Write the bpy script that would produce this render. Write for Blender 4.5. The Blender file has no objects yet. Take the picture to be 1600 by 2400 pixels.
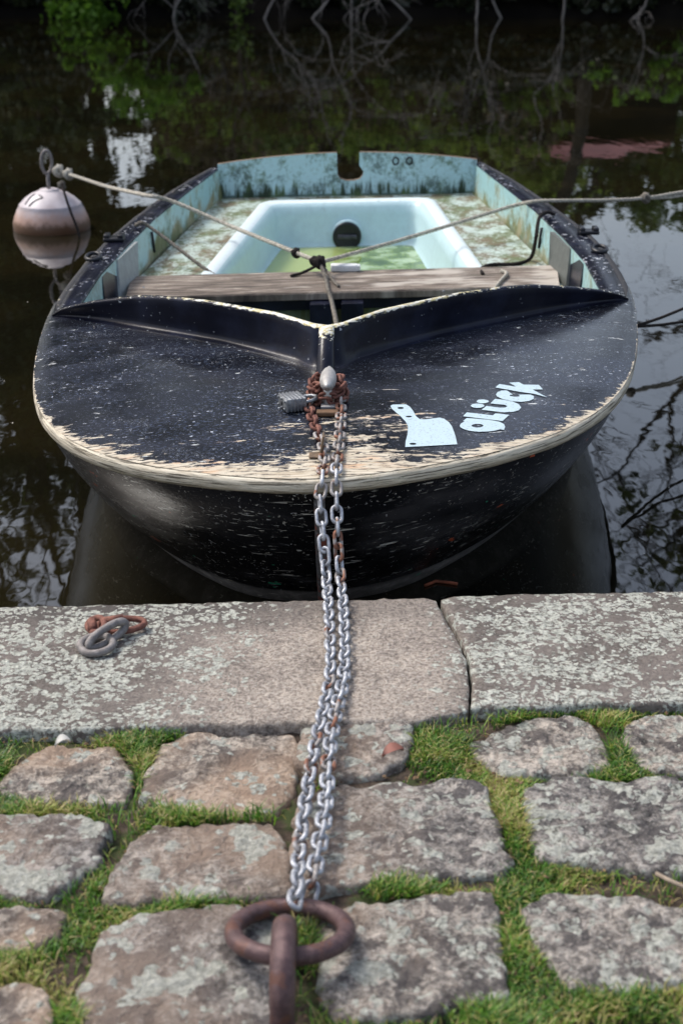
import bpy, bmesh, math, random
import numpy as np
from mathutils import Vector, Matrix, noise
from mathutils.geometry import tessellate_polygon
R = math.radians
random.seed(4); rng = np.random.default_rng(7)
S = bpy.context.scene; COL = S.collection

# ------------------------------------------------------------------ camera, sky, sun, exposure
H, PITCH, FPX = 1.15, R(22.3), 3500.0
cam = bpy.data.objects.new('camera', bpy.data.cameras.new('camera')); COL.objects.link(cam)
cam.location = (0, 0, H); cam.rotation_euler = (R(90) - PITCH, 0, 0)
cam.data.sensor_fit = 'VERTICAL'; cam.data.sensor_height = 36; cam.data.sensor_width = 24
cam.data.lens = 36 * FPX / 2400; cam.data.clip_start = .05; cam.data.clip_end = 600
cam.data.dof.use_dof = True; cam.data.dof.focus_distance = 2.95; cam.data.dof.aperture_fstop = 6.0
S.camera = cam
SUN_EL, SUN_AZ = 54, -58            # azimuth clockwise from +Y
w = bpy.data.worlds.new('World'); S.world = w; w.use_nodes = True
nt = w.node_tree; bg = nt.nodes['Background']
sky = nt.nodes.new('ShaderNodeTexSky'); sky.sky_type = 'NISHITA'; sky.sun_disc = False
sky.sun_elevation = R(SUN_EL); sky.sun_rotation = R(SUN_AZ); sky.air_density = 1.0; sky.dust_density = 4.0; sky.ozone_density = .6
hs = nt.nodes.new('ShaderNodeHueSaturation'); hs.inputs['Saturation'].default_value = .75
nt.links.new(sky.outputs[0], hs.inputs['Color']); nt.links.new(hs.outputs[0], bg.inputs[0]); bg.inputs[1].default_value = .15
sun = bpy.data.objects.new('sun', bpy.data.lights.new('sun', 'SUN')); COL.objects.link(sun)
sun.data.energy = 1.35; sun.data.angle = R(14); sun.data.color = (1, .96, .9)
sd = Vector((math.sin(R(SUN_AZ)) * math.cos(R(SUN_EL)), math.cos(R(SUN_AZ)) * math.cos(R(SUN_EL)), math.sin(R(SUN_EL))))
sun.rotation_euler = sd.to_track_quat('Z', 'Y').to_euler()
S.view_settings.view_transform = 'Standard'; S.view_settings.look = 'None'; S.view_settings.gamma = 1
S.view_settings.exposure = 0.66
S.render.engine = 'CYCLES'
S.cycles.max_bounces = 8; S.cycles.use_denoising = True

# ------------------------------------------------------------------ helpers: photo coordinates (1568 px wide view) to places in the world
W = -.22                            # water level
def ray(px, py):
    px *= 1600 / 1568; py *= 1600 / 1568
    x = (px - 800) / FPX; y = (1200 - py) / FPX
    return x, math.cos(PITCH) + y * math.sin(PITCH), -math.sin(PITCH) + y * math.cos(PITCH)
def onz(px, py, z):
    d = ray(px, py); t = (z - H) / d[2]; return Vector((d[0] * t, d[1] * t, z))
def ony(px, py, Y):
    d = ray(px, py); t = Y / d[1]; return Vector((d[0] * t, Y, H + d[2] * t))
def mir(px, py, Y):                 # where a thing seen mirrored in the water stands
    p = ony(px, py, Y); return Vector((p.x, Y, 2 * W - p.z))
def tag(o, label=None, cat=None, group=None, kind=None):
    if label: o['label'] = label
    if cat: o['category'] = cat
    if group: o['group'] = group
    if kind: o['kind'] = kind
    return o
def thing(name, loc, label, cat, group=None):
    o = bpy.data.objects.new(name, None); COL.objects.link(o); o.location = loc; o.empty_display_size = .1
    return tag(o, label, cat, group)
def wloc(o):
    v = Vector((0, 0, 0))
    while o is not None: v += o.location; o = o.parent
    return v
def mesh(name, V, Fc, mat, parent=None, smooth=True, attrs=None, vattrs=None, mi=None, org=None):
    V = np.asarray(V, dtype=float).reshape(-1, 3)
    off = np.array(wloc(parent)) if parent is not None else np.array(org if org is not None else (0, 0, 0), dtype=float)
    me = bpy.data.meshes.new(name); me.from_pydata((V - off).tolist(), [], [tuple(int(i) for i in f) for f in Fc])
    for m in (mat if isinstance(mat, (list, tuple)) else [mat]): me.materials.append(m)
    if smooth: me.polygons.foreach_set('use_smooth', [True] * len(me.polygons))
    if mi is not None: me.polygons.foreach_set('material_index', list(mi))
    for k, a in (attrs or {}).items():
        at = me.attributes.new(k, 'FLOAT', 'POINT'); at.data.foreach_set('value', np.asarray(a, dtype=np.float32).ravel())
    for k, a in (vattrs or {}).items():
        at = me.attributes.new(k, 'FLOAT_VECTOR', 'POINT'); at.data.foreach_set('vector', np.asarray(a, dtype=np.float32).ravel())
    me.update()
    o = bpy.data.objects.new(name, me); COL.objects.link(o)
    if parent is not None: o.parent = parent
    elif org is not None: o.location = org
    return o
def grid_faces(nr, nc, wrap=False):
    f = []
    for i in range(nr - 1):
        for j in range(nc if wrap else nc - 1):
            j2 = (j + 1) % nc
            f.append((i * nc + j, i * nc + j2, (i + 1) * nc + j2, (i + 1) * nc + j))
    return f
def catmull(P, n, closed=False):
    P = np.asarray(P, float); m = len(P); out = []
    if closed: Q = np.vstack([P[-1], P, P[0], P[1]]); segs = m
    else: Q = np.vstack([2 * P[0] - P[1], P, 2 * P[-1] - P[-2]]); segs = m - 1
    k = 12
    for i in range(segs):
        a, b, c, d = Q[i:i + 4]
        for t in np.linspace(0, 1, k, endpoint=False):
            out.append(.5 * (2 * b + (c - a) * t + (2 * a - 5 * b + 4 * c - d) * t * t + (3 * b - a - 3 * c + d) * t ** 3))
    out.append(P[0] if closed else P[-1]); out = np.array(out)
    s = np.r_[0, np.cumsum(np.linalg.norm(np.diff(out, axis=0), axis=1))]
    tt = np.linspace(0, s[-1], n, endpoint=not closed)
    return np.stack([np.interp(tt, s, out[:, i]) for i in range(out.shape[1])], 1)
def frames(P, closed=False):
    P = np.asarray(P, float); n = len(P)
    T = (np.roll(P, -1, 0) - np.roll(P, 1, 0)) if closed else np.gradient(P, axis=0)
    T /= np.linalg.norm(T, axis=1)[:, None] + 1e-12
    N = np.zeros_like(P); a = np.cross(T[0], (0, 0, 1)); a = a if np.linalg.norm(a) > .05 else np.cross(T[0], (0, 1, 0))
    N[0] = a / np.linalg.norm(a)
    for i in range(1, n):
        v = N[i - 1] - T[i] * np.dot(N[i - 1], T[i]); N[i] = v / (np.linalg.norm(v) + 1e-12)
    return T, N, np.cross(T, N)
def tube_vf(P, r, sides=8, closed=False, base=0, squash=1.0):
    P = np.asarray(P, float); n = len(P); r = np.broadcast_to(r, (n,))
    T, N, Bn = frames(P, closed); a = np.linspace(0, 2 * math.pi, sides, endpoint=False)
    V = (P[:, None] + r[:, None, None] * (np.cos(a)[None, :, None] * N[:, None] + squash * np.sin(a)[None, :, None] * Bn[:, None])).reshape(-1, 3)
    F = []
    for i in range(n if closed else n - 1):
        i2 = (i + 1) % n
        for j in range(sides):
            j2 = (j + 1) % sides
            F.append((base + i * sides + j, base + i2 * sides + j, base + i2 * sides + j2, base + i * sides + j2))
    if not closed:
        F.append(tuple(base + j for j in range(sides))); F.append(tuple(base + (n - 1) * sides + j for j in range(sides))[::-1])
    return V, F
def tube(name, P, r, mat, parent=None, sides=8, closed=False, **k):
    V, F = tube_vf(P, r, sides, closed); return mesh(name, V, F, mat, parent, **k)
class Bld:                          # gathers shapes into one mesh
    def __init__(s): s.V = []; s.F = []; s.n = 0
    def add(s, V, F):
        V = np.asarray(V, float).reshape(-1, 3); s.F += [tuple(i + s.n for i in f) for f in F]; s.V.append(V); s.n += len(V); return s
    def tube(s, P, r, sides=8, closed=False): V, F = tube_vf(P, r, sides, closed); return s.add(V, F)
    def box(s, c, d, M=None, bev=0.0):
        bm = bmesh.new(); bmesh.ops.create_cube(bm, size=1)
        for v in bm.verts: v.co = Vector((v.co.x * d[0], v.co.y * d[1], v.co.z * d[2]))
        if bev: bmesh.ops.bevel(bm, geom=bm.edges[:], offset=bev, segments=2, affect='EDGES', profile=.6)
        V = [(M @ v.co if M else v.co) + Vector(c) for v in bm.verts]; bm.verts.index_update()
        F = [tuple(v.index for v in f.verts) for f in bm.faces]; bm.free(); return s.add([tuple(v) for v in V], F)
    def out(s, name, mat, parent=None, **k): return mesh(name, np.vstack(s.V), s.F, mat, parent, **k)
def rope(name, P, r, mat, parent=None, twist=None, n=None, **k):
    P = np.asarray([tuple(p) for p in P], float); L = np.linalg.norm(np.diff(P, axis=0), axis=1).sum()
    tw = twist or r * 7; n = n or max(24, int(L / tw * 7)); n = min(n, 900)
    C = catmull(P, n); T, N, Bn = frames(C); s = np.linspace(0, L, n); b = Bld()
    for q in range(3):
        a = s / tw * 2 * math.pi + q * 2.094
        b.tube(C + r * .5 * (np.cos(a)[:, None] * N + np.sin(a)[:, None] * Bn), r * .56, 6)
    return b.out(name, mat, parent, **k)

# ------------------------------------------------------------------ material nodes
class Mat:
    def __init__(s, name, rough=.5, metal=0.0, spec=.5):
        s.m = bpy.data.materials.new(name); s.m.use_nodes = True; s.t = s.m.node_tree; s.b = s.t.nodes['Principled BSDF']
        s.b.inputs['Roughness'].default_value = rough; s.b.inputs['Metallic'].default_value = metal; s.b.inputs['Specular IOR Level'].default_value = spec
    def put(s, sock, v):
        if isinstance(v, bpy.types.NodeSocket): s.t.links.new(v, sock)
        elif isinstance(v, (tuple, list)) and len(v) == 3 and sock.type == 'RGBA': sock.default_value = (*v, 1)
        else: sock.default_value = v
    def node(s, ty, **p):
        n = s.t.nodes.new('ShaderNode' + ty)
        for k, v in p.items(): setattr(n, k, v)
        return n
    def obj(s): return s.node('TexCoord').outputs['Object']
    def attr(s, name, vec=False): return s.node('Attribute', attribute_name=name).outputs['Vector' if vec else 'Fac']
    def mapv(s, v, scale=(1, 1, 1), loc=(0, 0, 0), rot=(0, 0, 0)):
        n = s.node('Mapping'); s.put(n.inputs[0], v); n.inputs['Scale'].default_value = scale; n.inputs['Location'].default_value = loc; n.inputs['Rotation'].default_value = rot; return n.outputs[0]
    def noise(s, v, scale=5, detail=4, rough=.55, dist=0.0, color=False):
        n = s.node('TexNoise'); s.put(n.inputs['Vector'], v); s.put(n.inputs['Scale'], scale); n.inputs['Detail'].default_value = detail
        n.inputs['Roughness'].default_value = rough; n.inputs['Distortion'].default_value = dist; return n.outputs['Color' if color else 'Fac']
    def voro(s, v, scale=5, feature='F1', out='Distance', rand=1.0):
        n = s.node('TexVoronoi', feature=feature); s.put(n.inputs['Vector'], v); n.inputs['Scale'].default_value = scale; n.inputs['Randomness'].default_value = rand; return n.outputs[out]
    def math(s, op, a, b=0.0, c=0.0, clamp=False):
        n = s.node('Math', operation=op, use_clamp=clamp); s.put(n.inputs[0], a); s.put(n.inputs[1], b); s.put(n.inputs[2], c); return n.outputs[0]
    def ss(s, v, a, b, lo=0.0, hi=1.0):         # smooth step
        n = s.node('MapRange', interpolation_type='SMOOTHSTEP'); s.put(n.inputs['Value'], v); s.put(n.inputs['From Min'], a); s.put(n.inputs['From Max'], b); s.put(n.inputs['To Min'], lo); s.put(n.inputs['To Max'], hi); return n.outputs[0]
    def mix(s, f, a, b, blend='MIX'):
        n = s.node('Mix', data_type='RGBA', blend_type=blend); s.put(n.inputs[0], f); s.put(n.inputs[6], a); s.put(n.inputs[7], b); return n.outputs[2]
    def ramp(s, f, stops):
        n = s.node('ValToRGB'); s.put(n.inputs[0], f); e = n.color_ramp.elements
        while len(e) < len(stops): e.new(.5)
        for q, (p, c) in zip(e, stops): q.position = p; q.color = (*c, 1)
        return n.outputs[0]
    def sep(s, v):
        n = s.node('SeparateXYZ'); s.put(n.inputs[0], v); return n.outputs
    def color(s, c): s.put(s.b.inputs['Base Color'], c); return s
    def rough(s, v): s.put(s.b.inputs['Roughness'], v); return s
    def bump(s, h, strength=.5, dist=.002, prev=None):
        n = s.node('Bump'); s.put(n.inputs['Height'], h); n.inputs['Strength'].default_value = strength; n.inputs['Distance'].default_value = dist
        if prev: s.put(n.inputs['Normal'], prev)
        s.put(s.b.inputs['Normal'], n.outputs[0]); return n.outputs[0]

def stone_mat(name, tones, lichen, kerb=False):
    m = Mat(name, .85, spec=.3); o = m.obj(); rnd = m.node('ObjectInfo').outputs['Random']
    geo = m.node('NewGeometry').outputs['Position']
    n1 = m.noise(geo, 11, 6, .62); n2 = m.noise(geo, 62, 6, .72); n3 = m.noise(geo, 150 if kerb else 130, 4, .75)
    c = m.ramp(m.math('ADD', m.math('MULTIPLY', n1, .45), m.math('MULTIPLY', n2, .55)), [(.38, tones[0]), (.46, tones[1]), (.54, tones[2]), (.63, tones[3])] if not kerb else [(.32, tones[0]), (.45, tones[1]), (.55, tones[2]), (.68, tones[3])])
    c = m.mix(m.ss(n3, .54, .40, 0, .7), c, m.mix(1, c, (.36, .33, .32), 'MULTIPLY'))
    c = m.mix(m.ss(n3, .56, .64, 0, .6), c, (.60, .55, .50))
    x = m.sep(geo)
    if kerb:
        area = m.math('MAXIMUM', m.ss(m.math('ADD', x[0], m.math('MULTIPLY', x[1], -.20)), -.52, -.78), m.ss(m.math('ADD', x[0], m.math('MULTIPLY', n1, .1)), .17, .30))
        dark = m.ss(m.noise(geo, 6, 4), .42, .6)
        c = m.mix(m.math('MULTIPLY', area, .75), c, m.mix(dark, (.085, .075, .07), (.15, .13, .12)))
        wetb = m.math('MULTIPLY', m.ss(x[1], 2.22, 2.38), m.ss(x[0], .3, -.2, .2, .75)); c = m.mix(wetb, c, (.09, .08, .075))
        thr = m.math('SUBTRACT', .80, m.math('MULTIPLY', area, .29))
    else:
        thr = m.math('SUBTRACT', .63, m.math('MULTIPLY', m.ss(x[0], -.1, .4, .0, .8), .09))
        c = m.mix(m.ss(m.noise(geo, 20, 6, .68), .50, .57, 0, .8), c, (.09, .083, .085))
        br = m.ss(m.noise(geo, 4, 3), .35, .6); c = m.mix(m.math('MULTIPLY', br, m.ss(x[0], .15, -.05, 0, .6)), c, (.48, .36, .27))
        c = m.mix(.55, c, m.mix(m.ss(rnd, 0, 1), m.mix(1, c, (1.25, 1.12, 1.0), 'MULTIPLY'), m.mix(1, c, (.7, .7, .74), 'MULTIPLY')))
    if lichen:
        wv = m.node('VectorMath', operation='MULTIPLY_ADD'); m.put(wv.inputs[0], m.noise(geo, 60, 3, .6, color=True)); wv.inputs[1].default_value = (.022,) * 3; m.put(wv.inputs[2], geo)
        ar = area if kerb else m.math('MULTIPLY_ADD', m.ss(x[0], -.15, .35), .40, .16)
        cov = m.math('MULTIPLY', ar, m.math('MULTIPLY_ADD', m.ss(m.noise(geo, 9, 3), .34, .62), .75, .18 if kerb else .12)); L = 0.0
        for sc_, k_ in ((62, 1.0), (120, .8)) if kerb else ((38, .7), (85, .8)):
            cr = m.sep(m.voro(wv.outputs[0], sc_, out='Color'))[0]; vd = m.voro(wv.outputs[0], sc_)
            L = m.math('MAXIMUM', L, m.math('MULTIPLY', m.ss(m.math('SUBTRACT', m.math('MULTIPLY', cov, k_), cr), -.02, .02), m.ss(vd, .62, .50)))
        L = m.math('MULTIPLY', L, m.ss(n3, .36, .46, .25, 1.0))
        if not kerb: L = m.math('MAXIMUM', L, m.math('MULTIPLY', m.ss(m.math('ADD', m.noise(wv.outputs[0], 11, 3, .6), m.math('MULTIPLY', rnd, .08)), .64, .655), .9))
        lc = m.mix(m.ss(n3, .35, .65), (.40, .41, .35), (.66, .67, .60)); lc = m.mix(m.ss(m.noise(geo, 90, 4), .45, .65, 0, .6), lc, (.26, .27, .24))
        c = m.mix(L, c, lc); b0 = m.bump(L, .5, .0015)
    m.color(c); m.bump(m.math('ADD', m.math('MULTIPLY', n2, 1.3), m.math('MULTIPLY', n3, .8)), 1.0, .007 if kerb else .011, b0 if lichen else None)
    return m.m

def metal(name, col, col2, scale=60, rough=.5, met=.6, spots=None):
    m = Mat(name, rough, met); g = m.node('NewGeometry').outputs['Position']; n = m.noise(g, scale, 5, .65)
    c = m.mix(m.ss(n, .35, .65), col, col2)
    if spots: c = m.mix(m.ss(m.noise(g, scale * .35, 3), spots[0], spots[0] + .08), c, spots[1])
    m.color(c); m.bump(m.math('ADD', m.noise(g, scale * 6, 4, .7), m.math('MULTIPLY', n, 2.0)), .6, .0015); return m.m
def plain(name, col, rough=.6, metalv=0.0, var=.3, scale=40):
    m = Mat(name, rough, metalv, .1 if rough > .85 else .4); g = m.node('NewGeometry').outputs['Position']
    m.color(m.mix(m.ss(m.noise(g, scale, 5), .35, .65), col, tuple(c * (1 - var) for c in col))); m.bump(m.noise(g, scale * 5, 3), .3, .001); return m.m

# ---- boat paints
def m_deck():
    m = Mat('worn_black_deck_paint', .3, 0, .38); q = m.attr('buv', True); wear = m.attr('wear')
    st = m.mapv(q, (34, 7, 1)); n = m.noise(st, 1, 8, .70, .5)
    n2 = m.noise(m.mapv(q, (120, 40, 1)), 1, 5, .7); big = m.noise(m.mapv(q, (10, 4, 1)), 1, 3)
    f = m.math('ADD', m.math('MULTIPLY', n, .44), m.math('ADD', m.math('MULTIPLY', n2, .34), m.math('MULTIPLY', big, .24)))
    W_ = m.ss(m.math('SUBTRACT', f, m.math('SUBTRACT', .66, m.math('MULTIPLY', wear, .24))), -.004, .008)
    wood = m.mix(m.ss(m.noise(m.mapv(q, (220, 10, 1)), 1, 5, .7), .35, .7), (.64, .59, .48), (.40, .32, .22))
    wood = m.mix(m.ss(m.noise(m.mapv(q, (30, 7, 1), (5, 3, 0)), 1, 4), .56, .68, 0, .55), wood, (.62, .36, .20))
    wood = m.mix(m.ss(m.noise(m.mapv(q, (150, 22, 1), (2, 1, 0)), 1, 4, .7), .52, .59, 0, .85), wood, (.06, .05, .045))
    fine = m.noise(m.mapv(q, (170, 150, 1)), 1, 3, .6)
    paint = m.mix(m.ss(big, .4, .65), (.008, .009, .013), (.016, .019, .030))
    zone = m.ss(m.noise(m.mapv(q, (4, 3.2, 1), (9, 2, 0)), 1, 4, .6), .42, .60)
    glint = m.noise(m.mapv(q, (150, 95, 1), (1, 7, 0)), 1, 4, .7); paint = m.mix(m.math('MULTIPLY', m.ss(glint, .55, .60), m.math('MULTIPLY_ADD', zone, .95, .02)), paint, (.05, .065, .10))  # bluish glints of the deck, painted in as colour specks
    paint = m.mix(m.math('MULTIPLY', m.ss(m.noise(m.mapv(q, (120, 70, 1), (5, 1, 0)), 1, 3, .6), .665, .69), zone), paint, (.50, .54, .60))
    scf = m.noise(m.mapv(q, (55, 17, 1), (2, 9, 0), rot=(0, 0, .1)), 1, 5, .7, .6); paint = m.mix(m.ss(scf, .655, .675), paint, (.62, .64, .62))
    hair = m.noise(m.mapv(q, (60, 60, 1), (8, 8, 0)), 1, 1, .4, 2.6); paint = m.mix(m.math('MULTIPLY', m.ss(m.math('ABSOLUTE', m.math('SUBTRACT', hair, .5)), .006, .002), m.ss(m.noise(m.mapv(q, (13, 9, 1), (6, 1, 0)), 1, 3), .57, .63)), paint, (.42, .45, .48))
    ln = m.noise(m.mapv(q, (420, 110, 1), rot=(0, 0, .5)), 1, 2, .5, 1.5); paint = m.mix(m.ss(ln, .66, .70, 0, .7), paint, (.28, .32, .38))
    c = m.mix(W_, paint, wood); m.color(c)
    m.rough(m.mix(W_, m.mix(m.ss(big, .4, .6), (.14, .14, .14), (.24, .24, .24)), (.8, .8, .8)))
    b = m.bump(m.math('MULTIPLY', W_, -1), .5, .0012); b = m.bump(fine, .16, .0014, b)
    m.bump(m.noise(m.mapv(q, (60, 22, 1)), 1, 4, .6), .08, .003, b); return m.m
def m_strake():
    m = Mat('weathered_strake', .7); q = m.attr('buv', True); wear = m.attr('wear')
    n = m.noise(m.mapv(q, (14, 14, 160)), 1, 6, .7); n2 = m.noise(m.mapv(q, (30, 30, 60)), 1, 5, .7)
    wood = m.mix(m.ss(n, .35, .68), (.70, .64, .51), (.44, .38, .28)); wood = m.mix(m.ss(m.noise(m.mapv(q, (9, 9, 300)), 1, 5, .75), .50, .58, 0, .9), wood, (.09, .075, .05))
    wood = m.mix(m.ss(n2, .62, .70, 0, .5), wood, (.16, .17, .08))
    low = m.ss(m.sep(q)[2], .142, .130); wood = m.mix(m.math('MULTIPLY', low, .7), wood, (.13, .11, .07))
    f = m.ss(m.math('SUBTRACT', m.math('ADD', m.math('MULTIPLY', n, .5), m.math('MULTIPLY', n2, .5)), m.math('SUBTRACT', .74, m.math('MULTIPLY', wear, .5))), -.01, .015)
    m.color(m.mix(f, (.015, .016, .02), wood)); m.bump(m.math('ADD', n, f), .8, .003); return m.m
def m_hull():
    m = Mat('scratched_black_hull_paint', .32, 0, .35); g = m.obj(); q = m.attr('buv', True); z = m.sep(q)[2]
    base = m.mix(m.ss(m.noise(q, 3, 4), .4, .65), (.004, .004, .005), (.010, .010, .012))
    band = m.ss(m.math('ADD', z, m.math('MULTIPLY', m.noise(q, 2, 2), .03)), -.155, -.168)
    base = m.mix(m.math('MULTIPLY', band, .8), base, m.mix(m.ss(m.noise(q, 30, 5, .7), .4, .7), (.16, .15, .14), (.34, .32, .30)))  # waterline band: dust, with the low sheen of the hull painted in
    dust = m.noise(m.mapv(q, (7, 3, 14)), 1, 5, .6)
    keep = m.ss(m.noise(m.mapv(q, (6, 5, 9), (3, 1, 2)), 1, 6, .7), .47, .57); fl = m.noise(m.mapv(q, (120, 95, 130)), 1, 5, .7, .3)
    c = m.mix(m.math('MULTIPLY', m.ss(fl, .63, .655), keep), m.mix(m.ss(m.noise(m.mapv(q, (2.5, 2, 5), (4, 4, 4)), 1, 5, .65), .48, .68, 0, .8), base, (.055, .052, .055)), (.58, .56, .50))  # pale flecks over grey patches, part dust, part sheen put into the colour
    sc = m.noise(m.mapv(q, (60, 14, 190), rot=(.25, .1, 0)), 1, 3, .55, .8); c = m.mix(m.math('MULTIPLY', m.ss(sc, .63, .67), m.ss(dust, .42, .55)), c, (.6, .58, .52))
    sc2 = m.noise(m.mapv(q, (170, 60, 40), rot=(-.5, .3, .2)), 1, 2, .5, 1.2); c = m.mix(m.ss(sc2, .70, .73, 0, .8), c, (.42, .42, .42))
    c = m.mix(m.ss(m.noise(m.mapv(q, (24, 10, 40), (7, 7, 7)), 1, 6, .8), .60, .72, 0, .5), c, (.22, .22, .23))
    gr = m.ss(m.noise(m.mapv(q, (26, 14, 40), (1, 8, 3)), 1, 2), .735, .75); c = m.mix(gr, c, (.04, .30, .17))
    rd = m.ss(m.noise(m.mapv(q, (30, 18, 30), (4, 2, 9)), 1, 2), .74, .75); c = m.mix(rd, c, (.45, .09, .04))
    m.color(c); m.rough(m.mix(band, m.mix(m.ss(dust, .35, .65), (.16, .16, .16), (.30, .30, .30)), (.55, .55, .55)))
    b = m.bump(m.noise(m.mapv(q, (18, 5, 22)), 1, 4), .2, .005); m.bump(m.noise(m.mapv(q, (240, 90, 260)), 1, 3), .35, .0012, b); return m.m
def m_black(name='black_gloss_paint', chips=.62, edge=True):
    m = Mat(name, .25, 0, .18); q = m.attr('buv', True)
    c = m.mix(m.ss(m.noise(q, 12, 4), .4, .7), (.007, .008, .016), (.014, .017, .034))
    ch = m.ss(m.noise(m.mapv(q, (60, 60, 90)), 1, 4, .6), chips + .06, chips + .075); ch = m.math('MULTIPLY', ch, m.ss(m.noise(m.mapv(q, (7, 7, 7), (2, 8, 1)), 1, 4), .45, .55)); c = m.mix(ch, c, (.45, .47, .5))
    if edge:
        e = m.attr('edge'); n = m.noise(m.mapv(q, (60, 45, 200)), 1, 6, .75)
        f = m.ss(m.math('ADD', n, m.math('MULTIPLY', e, .42)), .80, .83); c = m.mix(f, c, m.mix(m.ss(m.noise(q, 70, 3), .45, .6), (.75, .74, .66), (.55, .48, .25)))
    m.color(c); m.bump(m.noise(q, 150, 3), .3, .001); return m.m
def m_inner(name, base, dirt, amt, sc=(10, 10, 10), streak=False):
    m = Mat(name, .45); q = m.attr('buv', True)
    n = m.noise(m.mapv(q, sc), 1, 7, .7); n2 = m.noise(m.mapv(q, tuple(s * 5 for s in sc), (3, 3, 3)), 1, 5, .7)
    c = m.mix(m.ss(n2, .3, .75, 0, .4), base, tuple(b * .72 for b in base))
    f = m.ss(m.math('ADD', m.math('MULTIPLY', n, .7), m.math('MULTIPLY', n2, .3)), .62 - amt, .78 - amt)
    dc = m.mix(m.ss(m.noise(m.mapv(q, sc, (8, 1, 4)), 1, 4), .4, .6), dirt[0], dirt[1])
    if streak:
        zz = m.sep(q)[2]; low = m.ss(zz, .16, .04); st = m.noise(m.mapv(q, (3, 38, 5)), 1, 5, .65)
        f = m.math('MAXIMUM', m.math('MULTIPLY', f, .8), m.ss(m.math('ADD', m.math('MULTIPLY', st, 1.0), m.math('MULTIPLY', low, .26)), .64, .80))
        f = m.math('MAXIMUM', f, m.ss(zz, .055, .045, 0, .85))
    m.color(m.mix(f, c, dc)); m.rough(m.mix(f, (.35, .35, .35), (.75, .75, .75))); m.bump(n2, .25, .002); return m.m

TONE = [(.12, .105, .10), (.24, .20, .18), (.37, .31, .27), (.50, .44, .38)]
M = dict(
    cobble=stone_mat('cobble_stone', [(.075, .072, .07), (.26, .25, .235), (.54, .51, .46), (.80, .76, .70)], True),
    kerb=stone_mat('kerb_sandstone', [(.21, .18, .155), (.38, .33, .285), (.54, .47, .40), (.68, .61, .53)], True, True),
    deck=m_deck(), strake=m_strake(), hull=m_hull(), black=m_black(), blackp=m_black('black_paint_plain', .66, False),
    gun=m_black('gunwale_chipped_black', .53, False),
    side=m_inner('pale_blue_side', (.34, .55, .56), ((.13, .15, .06), (.30, .28, .17)), .14, (9, 9, 9), True),
    seat=m_inner('dirty_seat_moulding', (.50, .60, .55), ((.15, .12, .07), (.11, .14, .06)), .22, (9, 13, 10)),
    well=m_inner('footwell_pale_blue', (.52, .70, .74), ((.16, .24, .16), (.28, .33, .20)), .02, (6, 6, 6)),
    lip=m_inner('footwell_lip_white', (.74, .84, .86), ((.30, .38, .28), (.3, .33, .2)), .03, (9, 9, 9)),
    tran=m_inner('transom_pale_blue', (.42, .62, .68), ((.02, .04, .02), (.08, .13, .05)), .17, (8, 14, 14), True),
    galv=metal('galvanised_steel', (.27, .28, .31), (.56, .58, .62), 80, .42, .5, (.66, (.25, .16, .11))),
    rust=metal('rusty_steel', (.12, .045, .035), (.24, .10, .07), 90, .8, .1), ring=metal('rust_brown_iron', (.075, .042, .045), (.14, .085, .085), 70, .45, .3, (.54, (.13, .06, .045))),
    grey=metal('dull_grey_iron', (.17, .155, .15), (.28, .26, .25), 60, .65, .35), alu=metal('weathered_aluminium', (.50, .49, .47), (.36, .35, .34), 45, .5, .5),
    steel=metal('padlock_steel', (.32, .34, .36), (.20, .21, .23), 80, .35, .8), brass=metal('old_brass', (.10, .07, .045), (.20, .14, .09), 60, .6, .3),
    vinyl=None, white=plain('white_plastic', (.78, .80, .80), .4, 0, .15), rubber=plain('black_plastic', (.012, .013, .018), .35, 0, .3),
    ropew=plain('cream_rope', (.50, .47, .40), .9, 0, .4, 90), ropeg=plain('grey_rope', (.22, .20, .17), .9, 0, .45, 90), roped=plain('dark_rope', (.035, .03, .028), .9, 0, .4, 90),
    dirt=None, leaf_pink=plain('fallen_leaf', (.30, .13, .10), .7, 0, .3), leaf_pale=plain('pale_leaf', (.75, .72, .64), .7, 0, .2), twig=plain('red_twig', (.34, .10, .05), .8, 0, .4), stick=plain('pale_twig', (.36, .29, .22), .85, 0, .4),
    ink=plain('dark_ink', (.02, .02, .03), .6), bark=plain('dark_bark', (.065, .055, .045), .9, 0, .5, 12), bare=plain('pale_bare_wood', (.30, .27, .245), .85, 0, .45, 9),
)
def mk(name, fn): M[name] = fn()
def f():
    m = Mat('vinyl_pale_blue', .5); g = m.node('NewGeometry').outputs['Position']
    n = m.noise(m.mapv(g, (150, 420, 1)), 1, 5, .7); m.color(m.mix(m.ss(n, .59, .63), (.47, .60, .66), (.12, .13, .16))); m.bump(m.noise(m.mapv(g, (120, 300, 1)), 1, 3), .4, .001); return m.m
mk('vinyl', f)
def f():
    m = Mat('joint_soil', .95); g = m.node('NewGeometry').outputs['Position']; n = m.noise(g, 40, 6, .7)
    c = m.ramp(n, [(.3, (.035, .024, .018)), (.5, (.10, .07, .05)), (.7, (.20, .15, .11))])
    c = m.mix(m.ss(m.noise(g, 9, 4), .48, .6), c, (.07, .10, .025)); m.color(c); m.bump(m.noise(g, 160, 5, .8), 1, .01); return m.m
mk('dirt', f)
def f():
    m = Mat('weathered_thwart_wood', .85); q = m.attr('buv', True)
    n = m.noise(m.mapv(q, (60, 6, 1)), 1, 7, .72, .6); b = m.noise(m.mapv(q, (16, 5, 1), (2, 5, 0)), 1, 4)
    c = m.ramp(n, [(.36, (.04, .03, .025)), (.47, (.12, .095, .075)), (.56, (.23, .19, .155)), (.70, (.50, .45, .38))])
    c = m.mix(m.ss(m.math('ADD', b, m.math('MULTIPLY', m.sep(q)[1], .22)), .53, .68, 0, .75), c, (.50, .46, .40)); m.color(c); m.bump(n, .8, .004); return m.m
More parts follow.
